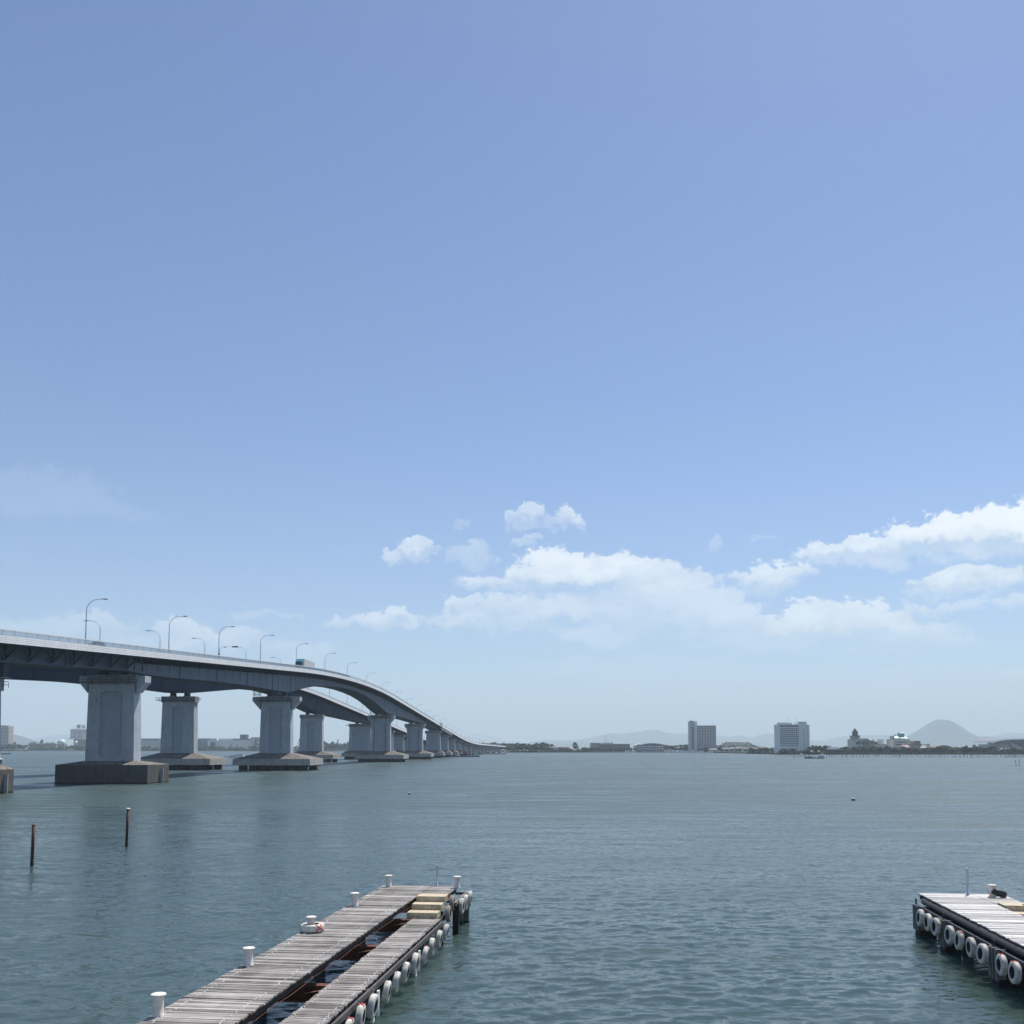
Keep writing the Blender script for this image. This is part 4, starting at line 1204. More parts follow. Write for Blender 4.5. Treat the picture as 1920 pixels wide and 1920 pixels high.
# ================================================================= BUILDINGS on the far shore
def top_z(py, D): return at_y(960, py, D).z
class Bld:
    def __init__(s, name, label, cat, px0, px1, D, depth, base=1.4):
        s.x0, s.x1, s.D, s.dp, s.b = PX(px0,D), PX(px1,D), D, depth, base
        s.cx = (s.x0+s.x1)/2
        s.root = empty(name, (s.cx, D, base)); tag(s.root, label, cat)
        s.wall = MB()
    def X(s, px): return PX(px, s.D)
    def Z(s, py): return top_z(py, s.D)
    def vol(s, px0, px1, py0, py1, mt, y0=0, dp=None, mb=None):
        """a block between two picture columns and rows at this building's distance"""
        mb = mb or s.wall
        x0, x1 = s.X(px0), s.X(px1); z0 = s.b-.5 if py0 is None else s.Z(py0); z1 = s.Z(py1)
        dp = dp or s.dp
        mb.box(((x0+x1)/2, s.D+y0+dp/2, (z0+z1)/2), (x1-x0, dp, z1-z0), mt)
    def part(s, name, px0, px1, py0, py1, mt, y0=-.1, dp=.2):
        mb = MB(); s.vol(px0, px1, py0, py1, mt, y0, dp, mb); return mb.build(name, s.root, world=True)
    def done(s): return s.wall.build('wall', s.root, world=True)
    def windows(s, px0, px1, py0, py1, cols, rows, fw, fh, mt='glass_dark', y0=-.1, cap=100):
        """rows x cols separate windows"""
        w = (px1-px0)/cols; h = (py1-py0)/rows; k = 0; rest = MB(); proto = None
        for r_ in range(rows):
            for c_ in range(cols):
                a = px0+w*(c_+.5); b_ = py0+h*(r_+.5)
                x, z = s.X(a), s.Z(b_)
                if k < cap:
                    if proto is None:
                        mb = MB(); mb.box((0,0,0), (s.X(a+w*fw/2)-s.X(a-w*fw/2), .25, s.Z(b_-h*fh/2)-s.Z(b_+h*fh/2)), mt)
                        proto = mb.build('window', s.root); o = proto
                    else:
                        o = proto.copy(); COL.objects.link(o)
                    o.location = (x-s.root.location.x, y0, z-s.root.location.z)
                else: rest.box((x, s.D+y0, z), (s.X(a+w*fw/2)-s.X(a-w*fw/2), .25, s.Z(b_-h*fh/2)-s.Z(b_+h*fh/2)), mt)
                k += 1
        if rest.v: tag(rest.build('window', s.root, world=True), kind='stuff')

# 1 dark balcony tower
b = Bld('apartment_tower', 'tall grey tower block with a dark balcony grid on the far shore', 'tower block', 1294, 1342, 1575, 22)
b.vol(1294,1306.2,None,1352.8,'wall_grey', 0, 20)
b.vol(1306.5,1342,None,1361.8,'glass_dark', 2.4, 18)
b.vol(1306.4,1342.1,1361.8,1360.2,'wall_grey', -.2, 22)
b.vol(1302.6,1306.3,None,1353.6,'wall_white', -.4, .4)
for i in range(12):
    px = 1309.4+i*2.95; b.vol(px-.36,px+.36,None,1361.8,'wall_white', 0, 2.4)
b.done()
for i in range(14):
    y = 1364.6+i*2.95
    b.part('balcony', 1306.4, 1342.1, y+.30, y-.36, 'wall_white', -.25, 2.6)
for i in range(14):
    y = 1364.2+i*2.95
    b.part('window', 1296.2, 1300.2, y+1.0, y-.9, 'glass_dark', -.2, .3)
b.part('roof_house', 1294.8, 1300, 1352.8, 1351.2, 'wall_dark', 2, 10)
for px, y in ((1303.5,1347.5),(1309,1354),(1337,1355.5),(1322,1358)):
    b.part('antenna', px-.18, px+.18, 1361 if px>1306 else 1353, y, 'lamp_metal', 3, .4)
# 2 white hotel
b = Bld('hotel_tower', 'broad white hotel tower with rows of small windows and two roof masts', 'hotel', 1459, 1517, 1150, 24)
b.vol(1460.5,1499,None,1360.0,'wall_white', 0, 22)
b.vol(1463,1479.6,1360,1354.4,'wall_grey', 5, 10); b.vol(1484,1487.5,1360,1355.6,'wall_grey', 5, 10); b.vol(1479.6,1487.5,1356.4,1355.0,'wall_grey', 7, 4)
b.vol(1496,1511.7,None,1353.2,'wall_white', -1.2, 20)
b.vol(1508.6,1512.2,None,1359.6,'wall_dark', -.6, 20)
b.vol(1512.2,1516.6,None,1359.0,'wall_white', -1.2, 20)
b.vol(1457,1500,None,1400.5,'wall_white', -4, 20)
b.vol(1460.2,1461.6,None,1358.8,'wall_white', -.8, 10)
b.vol(1460.0,1496.0,1360.0,1358.4,'wall_white', -.8, 23)
b.done()
b.part('window_band', 1462.2, 1495.4, 1362.6, 1360.4, 'glass_dark', -.25, .3)
b.windows(1462, 1498.4, 1365, 1399.4, 10, 10, .64, .55)
b.windows(1505, 1507, 1366, 1400, 1, 11, .6, .45, y0=-1.35)
b.windows(1460, 1492, 1403.5, 1407.5, 10, 1, .5, .8, y0=-4.1)
b.part('roof_box', 1500, 1503.5, 1353.2, 1354.6, 'wall_dark', -1.3, .3)
for px, y in ((1478.6,1343),(1496.7,1344)):
    b.part('antenna', px-.15, px+.15, 1355, y, 'lamp_metal', 6, .3)
# 3 turreted hall
b = Bld('turreted_building', 'grey pyramid-like building with a stepped brown turret among shore trees', 'building', 1597, 1660, 1230, 30)
b.vol(1599,1616,None,1386,'wall_grey', 0, 22); b.vol(1601.5,1613,1386,1379,'wall_tan', 3, 14)
b.vol(1600.8,1613.6,1380.2,1379,'roof_brown', 2, 16); b.vol(1603.6,1610.4,1379,1371,'roof_brown', 5, 8)
b.vol(1616,1629,None,1384.6,'wall_tan', 4, 20); b.vol(1629,1639,None,1387.2,'wall_tan', 1, 20)
b.vol(1639,1647.5,None,1390.5,'wall_dark', 6, 16); b.vol(1640,1664,None,1395.2,'wall_grey', 2, 20); b.vol(1653,1660.6,1395.2,1386.4,'wall_white', 8, 8)
b.vol(1662,1672,None,1398.6,'wall_white', 5, 15)
b.done()
mb = MB(); x = b.X(1607); z0 = b.Z(1371.2)
mb.lathe([(2.6,0),(2.4,1.2),(1.1,3.3),(.3,4.2)], 'roof_brown', (x, b.D+9, z0), 10); mb.build('turret', b.root, world=True)
def gable(b, px0, px1, pyb, pyt, mt, y0=0, dp=10, name='roof'):
    x0, x1 = b.X(px0), b.X(px1); z0, z1 = b.Z(pyb), b.Z(pyt); xm = (x0+x1)/2
    mb = MB(); A = [(x0,b.D+y0,z0),(x1,b.D+y0,z0),(xm,b.D+y0,z1)]; B_ = [(x,y+dp,z) for x,y,z in A]
    mb.add(A+B_, [(0,1,2),(5,4,3),(0,3,4,1),(1,4,5,2),(2,5,3,0)], mt); return mb.build(name, b.root, world=True, fix=True)
gable(b, 1605.5,1614.5,1388,1383.6,'wall_grey',-1,10,'dormer'); gable(b, 1631,1638,1389.4,1385.5,'wall_white',-.5,8,'dormer')
for px in (1605.4,1615.0,1634.6): gable(b, px-1.6,px+1.6,1390.2,1387.9,'wall_white',-1.6,3,'dormer')
for px in (1605.4,1610,1615.6,1621,1626,1634.6): b.part('window', px-1.4, px+1.4, 1395.5, 1390.2, 'glass_dark', -1.1 if px<1617 else (3.8 if px<1629 else .8), .3)
# 4 green roofed hotel
b = Bld('hotel', 'white stepped hotel with bright mint roofs and a teal box tower', 'hotel', 1673, 1707, 1240, 26)
b.vol(1673,1702,None,1386.4,'wall_cream', 0, 22); b.vol(1702,1707,None,1386,'wall_grey', 4, 14); b.vol(1675,1681,1386.4,1379.6,'wall_grey', 6, 8)
b.vol(1678.5,1699,1386.4,1384,'roof_teal', 5, 14); b.vol(1690.6,1699.4,1381.2,1375,'roof_teal', 8, 8)
b.vol(1706,1716,None,1393,'wall_pink', 5, 15); b.vol(1700,1714,None,1395.5,'wall_tan', 0, 15)
b.done()
def hip(b, px0, px1, pyb, pyt, mt, y0, dp, k=.3, name='roof'):
    x0, x1 = b.X(px0), b.X(px1); z0, z1 = b.Z(pyb), b.Z(pyt); i = (x1-x0)*k/2; j = dp*k/2*1.4
    mb = MB(); Y = b.D+y0
    mb.hexa([(x0,Y,z0),(x1,Y,z0),(x1,Y+dp,z0),(x0,Y+dp,z0)], [(x0+i,Y+j,z1),(x1-i,Y+j,z1),(x1-i,Y+dp-j,z1),(x0+i,Y+dp-j,z1)], mt)
    return mb.build(name, b.root, world=True)
hip(b, 1689.4,1703,1384.4,1380.8,'dome_mint',3,16); hip(b, 1677.5,1687,1384,1380,'dome_mint',2,12,.5); hip(b, 1690.8,1699.8,1375,1373.2,'dome_mint',7,10,.2)
hip(b, 1681,1685.8,1380,1376.4,'roof_grey',6,7,.8); hip(b, 1672.6,1678,1387,1386.2,'roof_grey',-.5,20,.1)
for y in (1389.2,1393.6): b.part('balcony', 1678, 1699, y+.7, y-.7, 'wall_white', -1.2, 1.3)
for y in (1391.4,1395.8): b.part('window', 1678, 1699, y+.7, y-.7, 'glass_dark', -.15, .3)
gable(b, 1688,1694,1398,1393.2,'wall_white',-2,4,'canopy')
b = Bld('house', 'pink-roofed low house in front of the mint-roofed hotel', 'house', 1690, 1706, 1180, 12)
b.vol(1692,1705,None,1402,'wall_cream'); b.done(); hip(b, 1690.5,1706.5,1402,1396.4,'wall_pink',-1,14,.5)
b.windows(1693,1704,1402.5,1405,4,1,.5,.7)
# 5 low grey block
b = Bld('office_block', 'low grey flat-roofed building with a dark boxy upper floor right of the mint-roofed hotel', 'building', 1713, 1743, 1240, 22)
b.vol(1715,1727,None,1389,'wall_tan', 4, 14); b.vol(1727,1742,None,1394.8,'wall_cream', 0, 20); b.vol(1714.5,1727,1396,1394,'wall_dark', 3, 15); b.done()
b.part('window', 1715.5, 1726.5, 1392.4, 1390.2, 'glass_dark', 3.8, .3)
hip(b, 1722,1734,1402.6,1397.8,'wall_white',-6,6,.6)
# low vaulted roof
b = Bld('vaulted_hall', 'low dark vaulted roof behind the trees below the conical mountain', 'building', 1748, 1786, 1320, 30)
b.vol(1740,1790,None,1402,'wall_tan', 0, 25); b.done()
mb = MB(); xa, xb = b.X(1749), b.X(1786); z0, z1 = b.Z(1402), b.Z(1397.4); vs = []
for j in (0, 26):
    for i in range(13):
        t_ = i/12; vs.append((xa+(xb-xa)*t_, b.D-1+j, z0+(z1-z0)*math.sin(math.pi*t_)))
mb.add(vs, [(i,i+1,i+14,i+13) for i in range(12)]+[tuple(range(12,-1,-1)), tuple(range(13,26))], 'roof_brown'); mb.build('roof', b.root, world=True, fix=True)
b = Bld('long_shed', 'long low grey-roofed shed behind trees left of the arena', 'building', 1788, 1852, 1330, 14)
b.vol(1790,1850,None,1402.6,'wall_grey'); b.vol(1788,1852,1402.6,1401.4,'roof_grey',-1,16); b.done()
# 6 arena
b = Bld('arena', 'large arena with a swooping curved metal roof at the right picture edge', 'arena', 1858, 1960, 1190, 60)
b.vol(1863,1890,None,1395.4,'wall_grey', 2, 40); b.vol(1890,1955,None,1391.5,'wall_grey', 4, 50)
b.vol(1863.6,1889,1397.4,1395.6,'wall_white', 1.2, .8); b.vol(1882,1890,1407,1401,'wall_white', -1, 3)
b.done()
mb = MB()
prof = [(1858.5,1392.2),(1861,1390),(1866,1387.6),(1874,1385.8),(1884,1384.4),(1895,1383.8),(1920,1383.4),(1960,1384.4)]
vs = []
for (px, py) in prof: vs += [(b.X(px), b.D-3, b.Z(py)-1.9), (b.X(px), b.D+2, b.Z(py)), (b.X(px), b.D+50, b.Z(py)+.4)]
f = [];  n_ = len(prof)
for i in range(n_-1):
    for k in range(2): f.append((i*3+k,(i+1)*3+k,(i+1)*3+k+1,i*3+k+1))
lo = [(b.X(px), b.D-3, b.Z(1396 if i < 5 else 1391.6) if px > 1862 else b.Z(1392.4)) for i, (px, py) in enumerate(prof)]
o_ = len(vs); vs += lo
for i in range(n_-1): f.append((i*3,(i+1)*3,o_+i+1,o_+i))
mb.add(vs, f, 'roof_metal', False); mb.build('roof', b.root, world=True)
for i in range(10): b.part('mullion', 1896+i*3.1, 1897+i*3.1, 1402, 1391.8, 'wall_dark', 3.7, .35)
for a in (0, 3.0):
    mb = MB(); mb.bar((b.X(1891.5), b.D-4, b.Z(1394+a)), (b.X(1910), b.D-4, b.Z(1402.6+a)), 1.5, .8, 'wall_white'); mb.build('stair', b.root, world=True)
mb = MB(); mb.bar((b.X(1856.5), b.D, b.Z(1394)), (b.X(1860.5), b.D, b.Z(1402)), .8,.8,'wall_dark'); mb.bar((b.X(1861), b.D, b.Z(1393)), (b.X(1858.5), b.D, b.Z(1401)), .5,.5,'lamp_metal'); mb.build('strut', b.root, world=True)
gable(b, 1862,1871,1409,1402.5,'wall_white',-14,6,'canopy')
# 7 curved glass hall
b = Bld('glass_hall', 'three storey hall with dark glass bands and a gently arched white roof by the marina', 'building', 1194, 1246, 1600, 24)
b.vol(1196,1244,None,1396.2,'glass_blue', 1, 22); b.vol(1190,1200,None,1398,'wall_cream', 3, 16)
b.done()
for y in (1399.6,1404.3): b.part('floor_band', 1195.6, 1245, y+.5, y-.5, 'wall_white', -1.5, 2.6)
b.part('terrace', 1204, 1251, 1410.2, 1408.4, 'wall_tan', -14, 12)
mb = MB(); vs = []; xa, xb = b.X(1190), b.X(1247)
for j in (-2, 24):
    for i in range(13):
        t_ = i/12; z = b.Z(1397.6)+(b.Z(1393.2)-b.Z(1397.6))*math.sin(math.pi*min(1,t_*.92+.04))**.7; vs += [(xa+(xb-xa)*t_, b.D+j, z), (xa+(xb-xa)*t_, b.D+j, z-.7)]
f = []
for i in range(12): f += [(i*2,i*2+2,i*2+3,i*2+1), (i*2,26+i*2,28+i*2,i*2+2), (i*2+1,i*2+3,29+i*2,27+i*2)]
mb.add(vs, f, 'wall_white'); mb.build('roof', b.root, world=True, fix=True)
mb = MB(); vs = []
for j in (1.02,):
    for i in range(11):
        t_ = i/10; vs += [(b.X(1197+t_*47), b.D+j-.05, b.Z(1399)), (b.X(1197+t_*47), b.D+j-.05, b.Z(1399)+(b.Z(1394.2)-b.Z(1399))*max(.25, math.sin(math.pi*t_))**.5)]
mb.add(vs, [(i*2,i*2+2,i*2+3,i*2+1) for i in range(10)], 'glass_dark'); mb.build('window', b.root, world=True)
for i in range(9): b.part('pillar', 1199+i*5.2, 1199.5+i*5.2, None, 1396, 'wall_white', -.3, .4)
# 8 terraced building with mast
b = Bld('terraced_building', 'dark two storey terraced building with a thin mast on its green roof', 'building', 1108, 1180, 1640, 20)
b.vol(1109,1181,None,1395.4,'wall_dark', 2, 18); b.vol(1108,1124,None,1394.2,'wall_tan', 0, 20); b.done()
for y in (1395.2,1399.2,1403.6): b.part('floor_band', 1122 if y < 1396 else 1124, 1180, y+.45, y-.45, 'wall_grey', 0, 2.4)
for i in range(15): b.part('pillar', 1125+i*3.6, 1125.6+i*3.6, None, 1395.4, 'wall_cream', .1, .5)
b.part('roof', 1108.5, 1150, 1394.2, 1393.0, 'roof_grey', 0, 20); b.part('mast', 1135.3, 1135.7, 1394, 1377.5, 'lamp_metal', 5, .5)
# small houses
HS = [(1032,1046,1399.5,'wall_white','roof_brown','white-roofed boat shed left of the far houses',1600),(1046,1058,1398.8,'wall_cream','roof_grey','cream house with grey roof on the far shore by the bridge end',1610),
      (1056,1068,1399.5,'wall_pink','roof_brown','pinkish house with brown roof on the far shore',1600),(1099,1112,1400.6,'wall_tan','roof_brown','brown-roofed house beside the terraced building',1620),
      (1073,1082,1404,'wall_cream','roof_grey','small cream house below a tall dark tree',1590),(1356,1366,1402.0,'wall_cream','roof_grey','cream apartment house at the foot of the low hill, left one',1500),
      (1367,1378,1401.2,'wall_white','roof_grey','white apartment house at the foot of the low hill, middle one',1510),(1379,1389,1400.8,'wall_grey','roof_grey','grey apartment house at the foot of the low hill, right one',1500),
      (1390,1401,1401.6,'wall_white','roof_brown','white house left of the dark shore bushes',1490),(1405,1419,1402.4,'wall_pink','roof_brown','brown-roofed house behind the dark shore bushes',1420),
      (1424,1438,1399.6,'wall_tan','roof_brown','tan house left of the right-hand hotel',1400),(1330,1345,1403.4,'wall_cream','roof_grey','low cream house at the right foot of the dark tower block',1540),
      (606,618,1397.5,'wall_white','roof_metal','white-roofed house among trees between the far bridge piers',2260),(640,652,1399.8,'wall_white','roof_metal','small white house at the foot of the tree-covered rise behind the bridge',2250),
      (462,474,1402.0,'wall_cream','roof_grey','small cream house in front of the long white mall',2250)]
for (a, c_, y, wm, rm, lb, D) in HS:
    b = Bld('house', lb, 'house', a, c_, D, 12)
    b.vol(a, c_, None, y+2.2, wm); b.done(); hip(b, a-.6, c_+.6, y+2.2, y, rm, -1, 14, .5)
    b.windows(a+.8, c_-.8, y+3.0, min(y+8, 1409), max(2,int((c_-a)/3)), 2, .5, .5)
# dark pavilion
b = Bld('pavilion', 'low dark waterside pavilion with pale roof edge right of the white hotel', 'building', 1552, 1579, 1106, 14, base=.6)
b.vol(1554,1577,None,1405.4,'wall_dark'); b.vol(1552.5,1578.5,1405.4,1404.6,'wall_white',-1,16); b.vol(1556,1574,1404.6,1400.6,'wall_grey',6,8); b.done()
b.windows(1555,1576,1406.5,1410.5,7,1,.7,.7)
# left side: round hotel
b = Bld('round_hotel', 'white round hotel with striped drum floors above a wide flat disc', 'hotel', 121, 164, 2330, 50)
x = b.X(143.5); yc = b.D+30
mb = MB()
prof = []
mb.lathe([(24.5,b.Z(1384.5)),(24.5,b.Z(1368.8))], 'wall_white', (x,yc,0), 36, False)
mb.lathe([(17,1),(17,b.Z(1385.6))], 'wall_tan', (x,yc,0), 24, False)
mb.build('wall', b.root, world=True)
mb = MB(); mb.lathe([(30,b.Z(1385.6)),(30,b.Z(1384.3)),(25,b.Z(1384.0))], 'wall_white', (x,yc,0), 36, False); mb.build('disc', b.root, world=True)
mb = MB(); mb.lathe([(25.6,b.Z(1368.8)),(26.8,b.Z(1367.9)),(24,b.Z(1366.9)),(15,b.Z(1364.8)),(2,b.Z(1364.2))], 'roof_metal', (x,yc,0), 36, False); mb.build('roof', b.root, world=True)
mb = MB(); mb.box((x-6,yc,b.Z(1361.5)), (9,9,8), 'wall_grey'); mb.box((x+7,yc,b.Z(1361.8)), (8,9,7), 'wall_white'); mb.build('roof_house', b.root, world=True)
for i in range(6):
    z = b.Z(1371.4+i*2.25); mb = MB(); mb.lathe([(24.65,z-.5),(24.65,z+.5)], 'glass_blue', (x,yc,0), 36, False); mb.build('window_band', b.root, world=True)
for a in range(0, 360, 30):
    mb = MB(); mb.box((x+24.8*math.cos(R(a)), yc+24.8*math.sin(R(a)), (b.Z(1384)+b.Z(1369))/2), (2.2,.7,b.Z(1369)-b.Z(1384)), 'wall_white', R(a)+math.pi/2); mb.build('pillar', b.root, world=True)
b = Bld('wing_building', 'grey low wing building right beside the round hotel, behind the first pier', 'building', 152, 175, 2300, 20)
b.vol(152,178,None,1386.2,'wall_tan'); b.done(); b.windows(153,176,1388,1398,6,3,.5,.5)
mb = MB(); b = Bld('shell_sculpture', 'white folded sail-like shell in front of the round hotel', 'sculpture', 140, 148, 2290, 8)
mb.add([(b.X(141.5),b.D,b.Z(1398)),(b.X(144),b.D-4,b.Z(1392.5)),(b.X(147.8),b.D,b.Z(1391)),(b.X(143.5),b.D+3,b.Z(1387.5)),(b.X(146.5),b.D+2,b.Z(1396)),(b.X(144),b.D+7,b.Z(1393))], [(0,1,4),(1,2,4),(1,3,2),(0,5,3),(0,3,1),(2,3,5),(4,2,5),(0,4,5)], 'hull_white'); mb.build('shell', b.root, world=True)
b = Bld('planetarium', 'pale mint green dome beside the white round hotel', 'dome', 104, 122, 2400, 20)
mb = MB(); r_ = (b.X(121.5)-b.X(105.5))/2; zt = b.Z(1386); zb = b.Z(1394)
mb.lathe([(r_*math.cos(R(a)), (zt-zb)*math.sin(R(a))+zb) for a in range(0, 90, 9)], 'dome_mint', (b.X(113.5), b.D+r_, 0), 28); mb.build('dome', b.root, world=True)
mb = MB(); mb.lathe([(r_*1.0,1),(r_*1.0,zb)], 'wall_grey', (b.X(113.5), b.D+r_, 0), 28, False); mb.build('wall', b.root, world=True)
b = Bld('long_building', 'long low building with a white flat roof left of the round hotel', 'building', 56, 122, 2290, 16)
b.vol(57,107,None,1395.2,'wall_tan'); b.vol(110,122,None,1395.4,'wall_tan'); b.vol(56,107.5,1395.2,1393.9,'wall_white',-1.5,18); b.vol(109.5,122.5,1395.4,1394.2,'wall_white',-1.5,18); b.done()
b.windows(59,106,1396,1398.4,13,1,.6,.9)
b = Bld('apartment_tower', 'brownish round-cornered apartment tower at the left picture edge', 'tower block', -14, 19, 2450, 30)
b.vol(-14,16.5,None,1361.5,'wall_tan', 0, 26); b.vol(-12,13,1361.5,1359.8,'wall_grey', 3, 18); b.done()
for i in range(14): b.part('balcony', -14.5, 18.8, 1365.2+i*2.7, 1363.6+i*2.7, 'wall_grey', -1.6, 3)
for i in range(7): b.part('window_bay', -12+i*4.2, -10+i*4.2, 1400, 1363, 'glass_dark', -.2, .4)
# mall
b = Bld('shopping_mall', 'long low white shopping centre seen between the bridge piers', 'building', 262, 500, 2300, 60)
b.vol(262,371,None,1384.6,'wall_grey', 0, 60); b.vol(371,392,None,1390.6,'glass_blue', 0, 50); b.vol(360,398,1390.6,1384.4,'wall_grey', 6, 50)
b.vol(391,408,None,1389.6,'wall_white', -3, 30); b.vol(397.5,408,1389.6,1384.8,'wall_white', -2, 20)
b.vol(408,471,None,1387.6,'wall_white', 0, 60); b.vol(408,438,1387.6,1384.6,'wall_grey', 12, 30)
b.vol(436,470,1387.6,1385,'wall_dark', 10, 20); b.vol(448,461.5,1385,1377.2,'wall_dark', 12, 14)
b.vol(472,505,None,1382.2,'wall_cream', -4, 60)
b.done()
b.part('entrance', 396, 405.5, 1402, 1391.6, 'glass_dark', -3.2, .4)
for a in (400, 403.6): b.part('window', a, a+1.8, 1387.8, 1386, 'glass_dark', -2.2, .3)
for i in range(7): b.part('window', 481+i*3.2, 482.6+i*3.2, 1388.6, 1386, 'glass_dark', -4.2, .3)
b.part('window_band', 268, 297, 1387.6, 1386.2, 'glass_dark', -.2, .3); b.part('window_band', 372, 390, 1388.5, 1386.6, 'glass_dark', 5.8, .3)
b.part('window_band', 484, 496, 1397.6, 1395.4, 'glass_dark', -4.2, .3)
# sea wall
mb = MB(); mb.bar((PX(54,2225),2226,1.1), (PX(185,2225),2226,1.1), 3, 2.2, 'pale_concrete'); tag(mb.build('sea_wall', fix=False), 'long pale sea wall below the round hotel', 'sea wall')
mb = MB(); mb.bar((PX(1112,1573),1573,.7), (PX(1290,1573),1568,.7), 3, 1.4, 'pale_concrete'); tag(mb.build('sea_wall'), 'low pale quay wall below the curved glass hall and marina', 'sea wall')
# elevated road behind the bridge end
b = Bld('viaduct', 'flat grey viaduct behind the trees where the bridges meet the far shore', 'viaduct', 905, 975, 1760, 10)
b.vol(905,975,1396.2,1394.0,'pale_concrete'); b.done()
for i in range(8): b.part('pillar', 908+i*9, 909.2+i*9, None, 1396.2, 'pale_concrete', 3, 2)
# utility poles and masts in the town
mb = MB(); mb.tube([(0,0,0),(0,0,1)], .012, 'lamp_metal', 5); mb.bar((-.09,0,.93), (.09,0,.93), .012,.012,'lamp_metal'); mb.bar((-.07,0,.86), (.07,0,.86), .012,.012,'lamp_metal'); pole0 = mb.build('utility_pole'); fst = True
for (a, c_, n_, D, y0, y1, lb) in ((1034,1108,11,1680,1391.5,1396,'thin utility pole above the roofs between the bridge end and the terraced building'), (1352,1412,8,1480,1397,1401,'slender mast rising among the houses below the low hill'), (1440,1456,3,1350,1397,1401,'thin utility pole just left of the white hotel tower'),
                               (940,975,7,1760,1389,1392.5,'thin lamp mast on the viaduct at the bridge end')):
    for i in range(n_):
        px = a+(c_-a)*(i+random.uniform(.1,.9))/n_; h = top_z(random.uniform(y0,y1), D)-1.5
        o = pole0 if fst else pole0.copy()
        if not fst: COL.objects.link(o)
        fst = False
        o.location = (PX(px,D), D, 1.5); o.scale = (h,)*3
        tag(o, lb, 'utility pole', lb.replace('thin ','').split(' above')[0]+'s '+{1034:'by the bridge end',1352:'below the hill',1440:'by the hotel',940:'on the viaduct'}[a])

# ================================================================= TREES
def make_tree(seed, kind, leafm):
    rnd = random.Random(seed); mb = MB()
    mb.tube([(0,0,-.05),(.01,0,.25),(.0,.01,.55)], [.032,.026,.014], 'bark', 6)
    if kind == 'conifer':
        for i in range(420):
            t_ = rnd.random()**.8; z = .08+t_*.92; rr = (1-t_)**.85*.36*(.55+.5*rnd.random())*(1+.25*math.sin(t_*40))
            a = rnd.uniform(0, 2*math.pi); c_ = Vector((rr*math.cos(a), rr*math.sin(a), z))
            s_ = .035*rnd.uniform(.6,1.3)
            d1 = Vector((math.cos(a),math.sin(a),rnd.uniform(-.8,.1))).normalized(); d2 = Vector((-math.sin(a),math.cos(a),rnd.uniform(-.3,.3))).normalized()
            mb.add([c_-d1*s_-d2*s_*.6, c_+d1*s_-d2*s_*.4, c_+d1*s_+d2*s_*.4, c_-d1*s_+d2*s_*.6], [(0,1,2,3)], leafm)
        return mb
    lobes = []
    nl = 13
    for i in range(nl):
        a = rnd.uniform(0,2*math.pi); h = rnd.uniform(.0,1.0)
        rr = rnd.uniform(.10,.36)*(1-.55*max(0,h-.35))
        lobes.append((Vector((rr*math.cos(a), rr*math.sin(a), .26+.56*h)), rnd.uniform(.11,.20)*(1-.25*h)))
    for (c0, r_) in lobes:
        mb.tube([(0,0,.2), c0*.6+Vector((0,0,.08)), c0], [.012,.008,.004], 'bark', 4)
        for k in range(46):
            d = Vector((rnd.gauss(0,1), rnd.gauss(0,1), rnd.gauss(0,1))).normalized()
            if d.z < -.4 and rnd.random() < .5: d.z *= -1
            c_ = c0+Vector((d.x*r_*1.1, d.y*r_*1.1, d.z*r_*.85))*rnd.uniform(.65,1.12)
            nn = (d+Vector((rnd.gauss(0,.5), rnd.gauss(0,.5), rnd.gauss(0,.5)))).normalized()
            t1 = nn.orthogonal().normalized(); t1 = Matrix.Rotation(rnd.uniform(0,6.28), 3, nn) @ t1; t2 = nn.cross(t1)
            s_ = rnd.uniform(.022,.048)
            mb.add([c_-t1*s_-t2*s_*.7, c_+t1*s_-t2*s_*.5, c_+t1*s_*.8+t2*s_*.7, c_-t1*s_*.9+t2*s_*.6], [(0,1,2,3)], leafm)
    return mb
TREES = {}
_O = ['first','second','third','fourth','fifth','sixth','seventh','eighth','ninth','tenth','eleventh','twelfth','thirteenth','fourteenth','fifteenth','sixteenth','seventeenth','eighteenth','nineteenth','twentieth']
def nth(i, n_):
    if i == 0: return 'leftmost tree'
    if i == n_-1: return 'rightmost tree'
    if i < len(_O) and i <= n_//2: return _O[i]+' tree from the left'
    j = n_-1-i
    return (_O[j] if j < 20 else 'middle')+' tree from the right'
def tree(kind, px, py_top, D, wr=None, base=1.4, label='', group=''):
    rnd_ = random
    key = {'broad':('leaf_broad',4,'broad'), 'dark':('leaf_dark',3,'broad'), 'light':('leaf_light',2,'broad'), 'conifer':('leaf_dark',2,'conifer')}[kind]
    v_ = rnd_.randrange(key[1]); kk = (kind, v_)
    nm = 'conifer_tree' if kind == 'conifer' else 'broadleaf_tree'
    if kk not in TREES:
        o = make_tree(v_*7+len(kind), key[2], key[0]).build(nm); TREES[kk] = o
    else:
        o = TREES[kk].copy(); COL.objects.link(o)
    h = top_z(py_top-(.9 if D < 1500 else 1.7), D)-base
    w = h*(wr or rnd_.uniform(1.0,1.35))
    o.location = (PX(px,D), D, base); o.scale = (w, w, h); o.rotation_euler.z = rnd_.uniform(0,6.28)
    tag(o, label, 'tree', group); return o
random.seed(21)
def belt(px0, px1, step, D0, D1, y0, y1, kinds, label, group, base=1.2, wr=None, D1r=None):
    px = px0; lst = []
    while px < px1:
        lst.append(px); px += step*1.62*random.uniform(.7,1.3)
    for i, px in enumerate(lst):
        t_ = (px-px0)/(px1-px0); D = D0+(D1-D0)*t_+random.uniform(0,22)
        k = random.choice(kinds)
        lb = nth(i, len(lst))+' of the '+group
        tree(k, px, random.uniform(y0,y1), D, (wr or random.uniform(1.0,1.35))*1.35, base, lb, group)
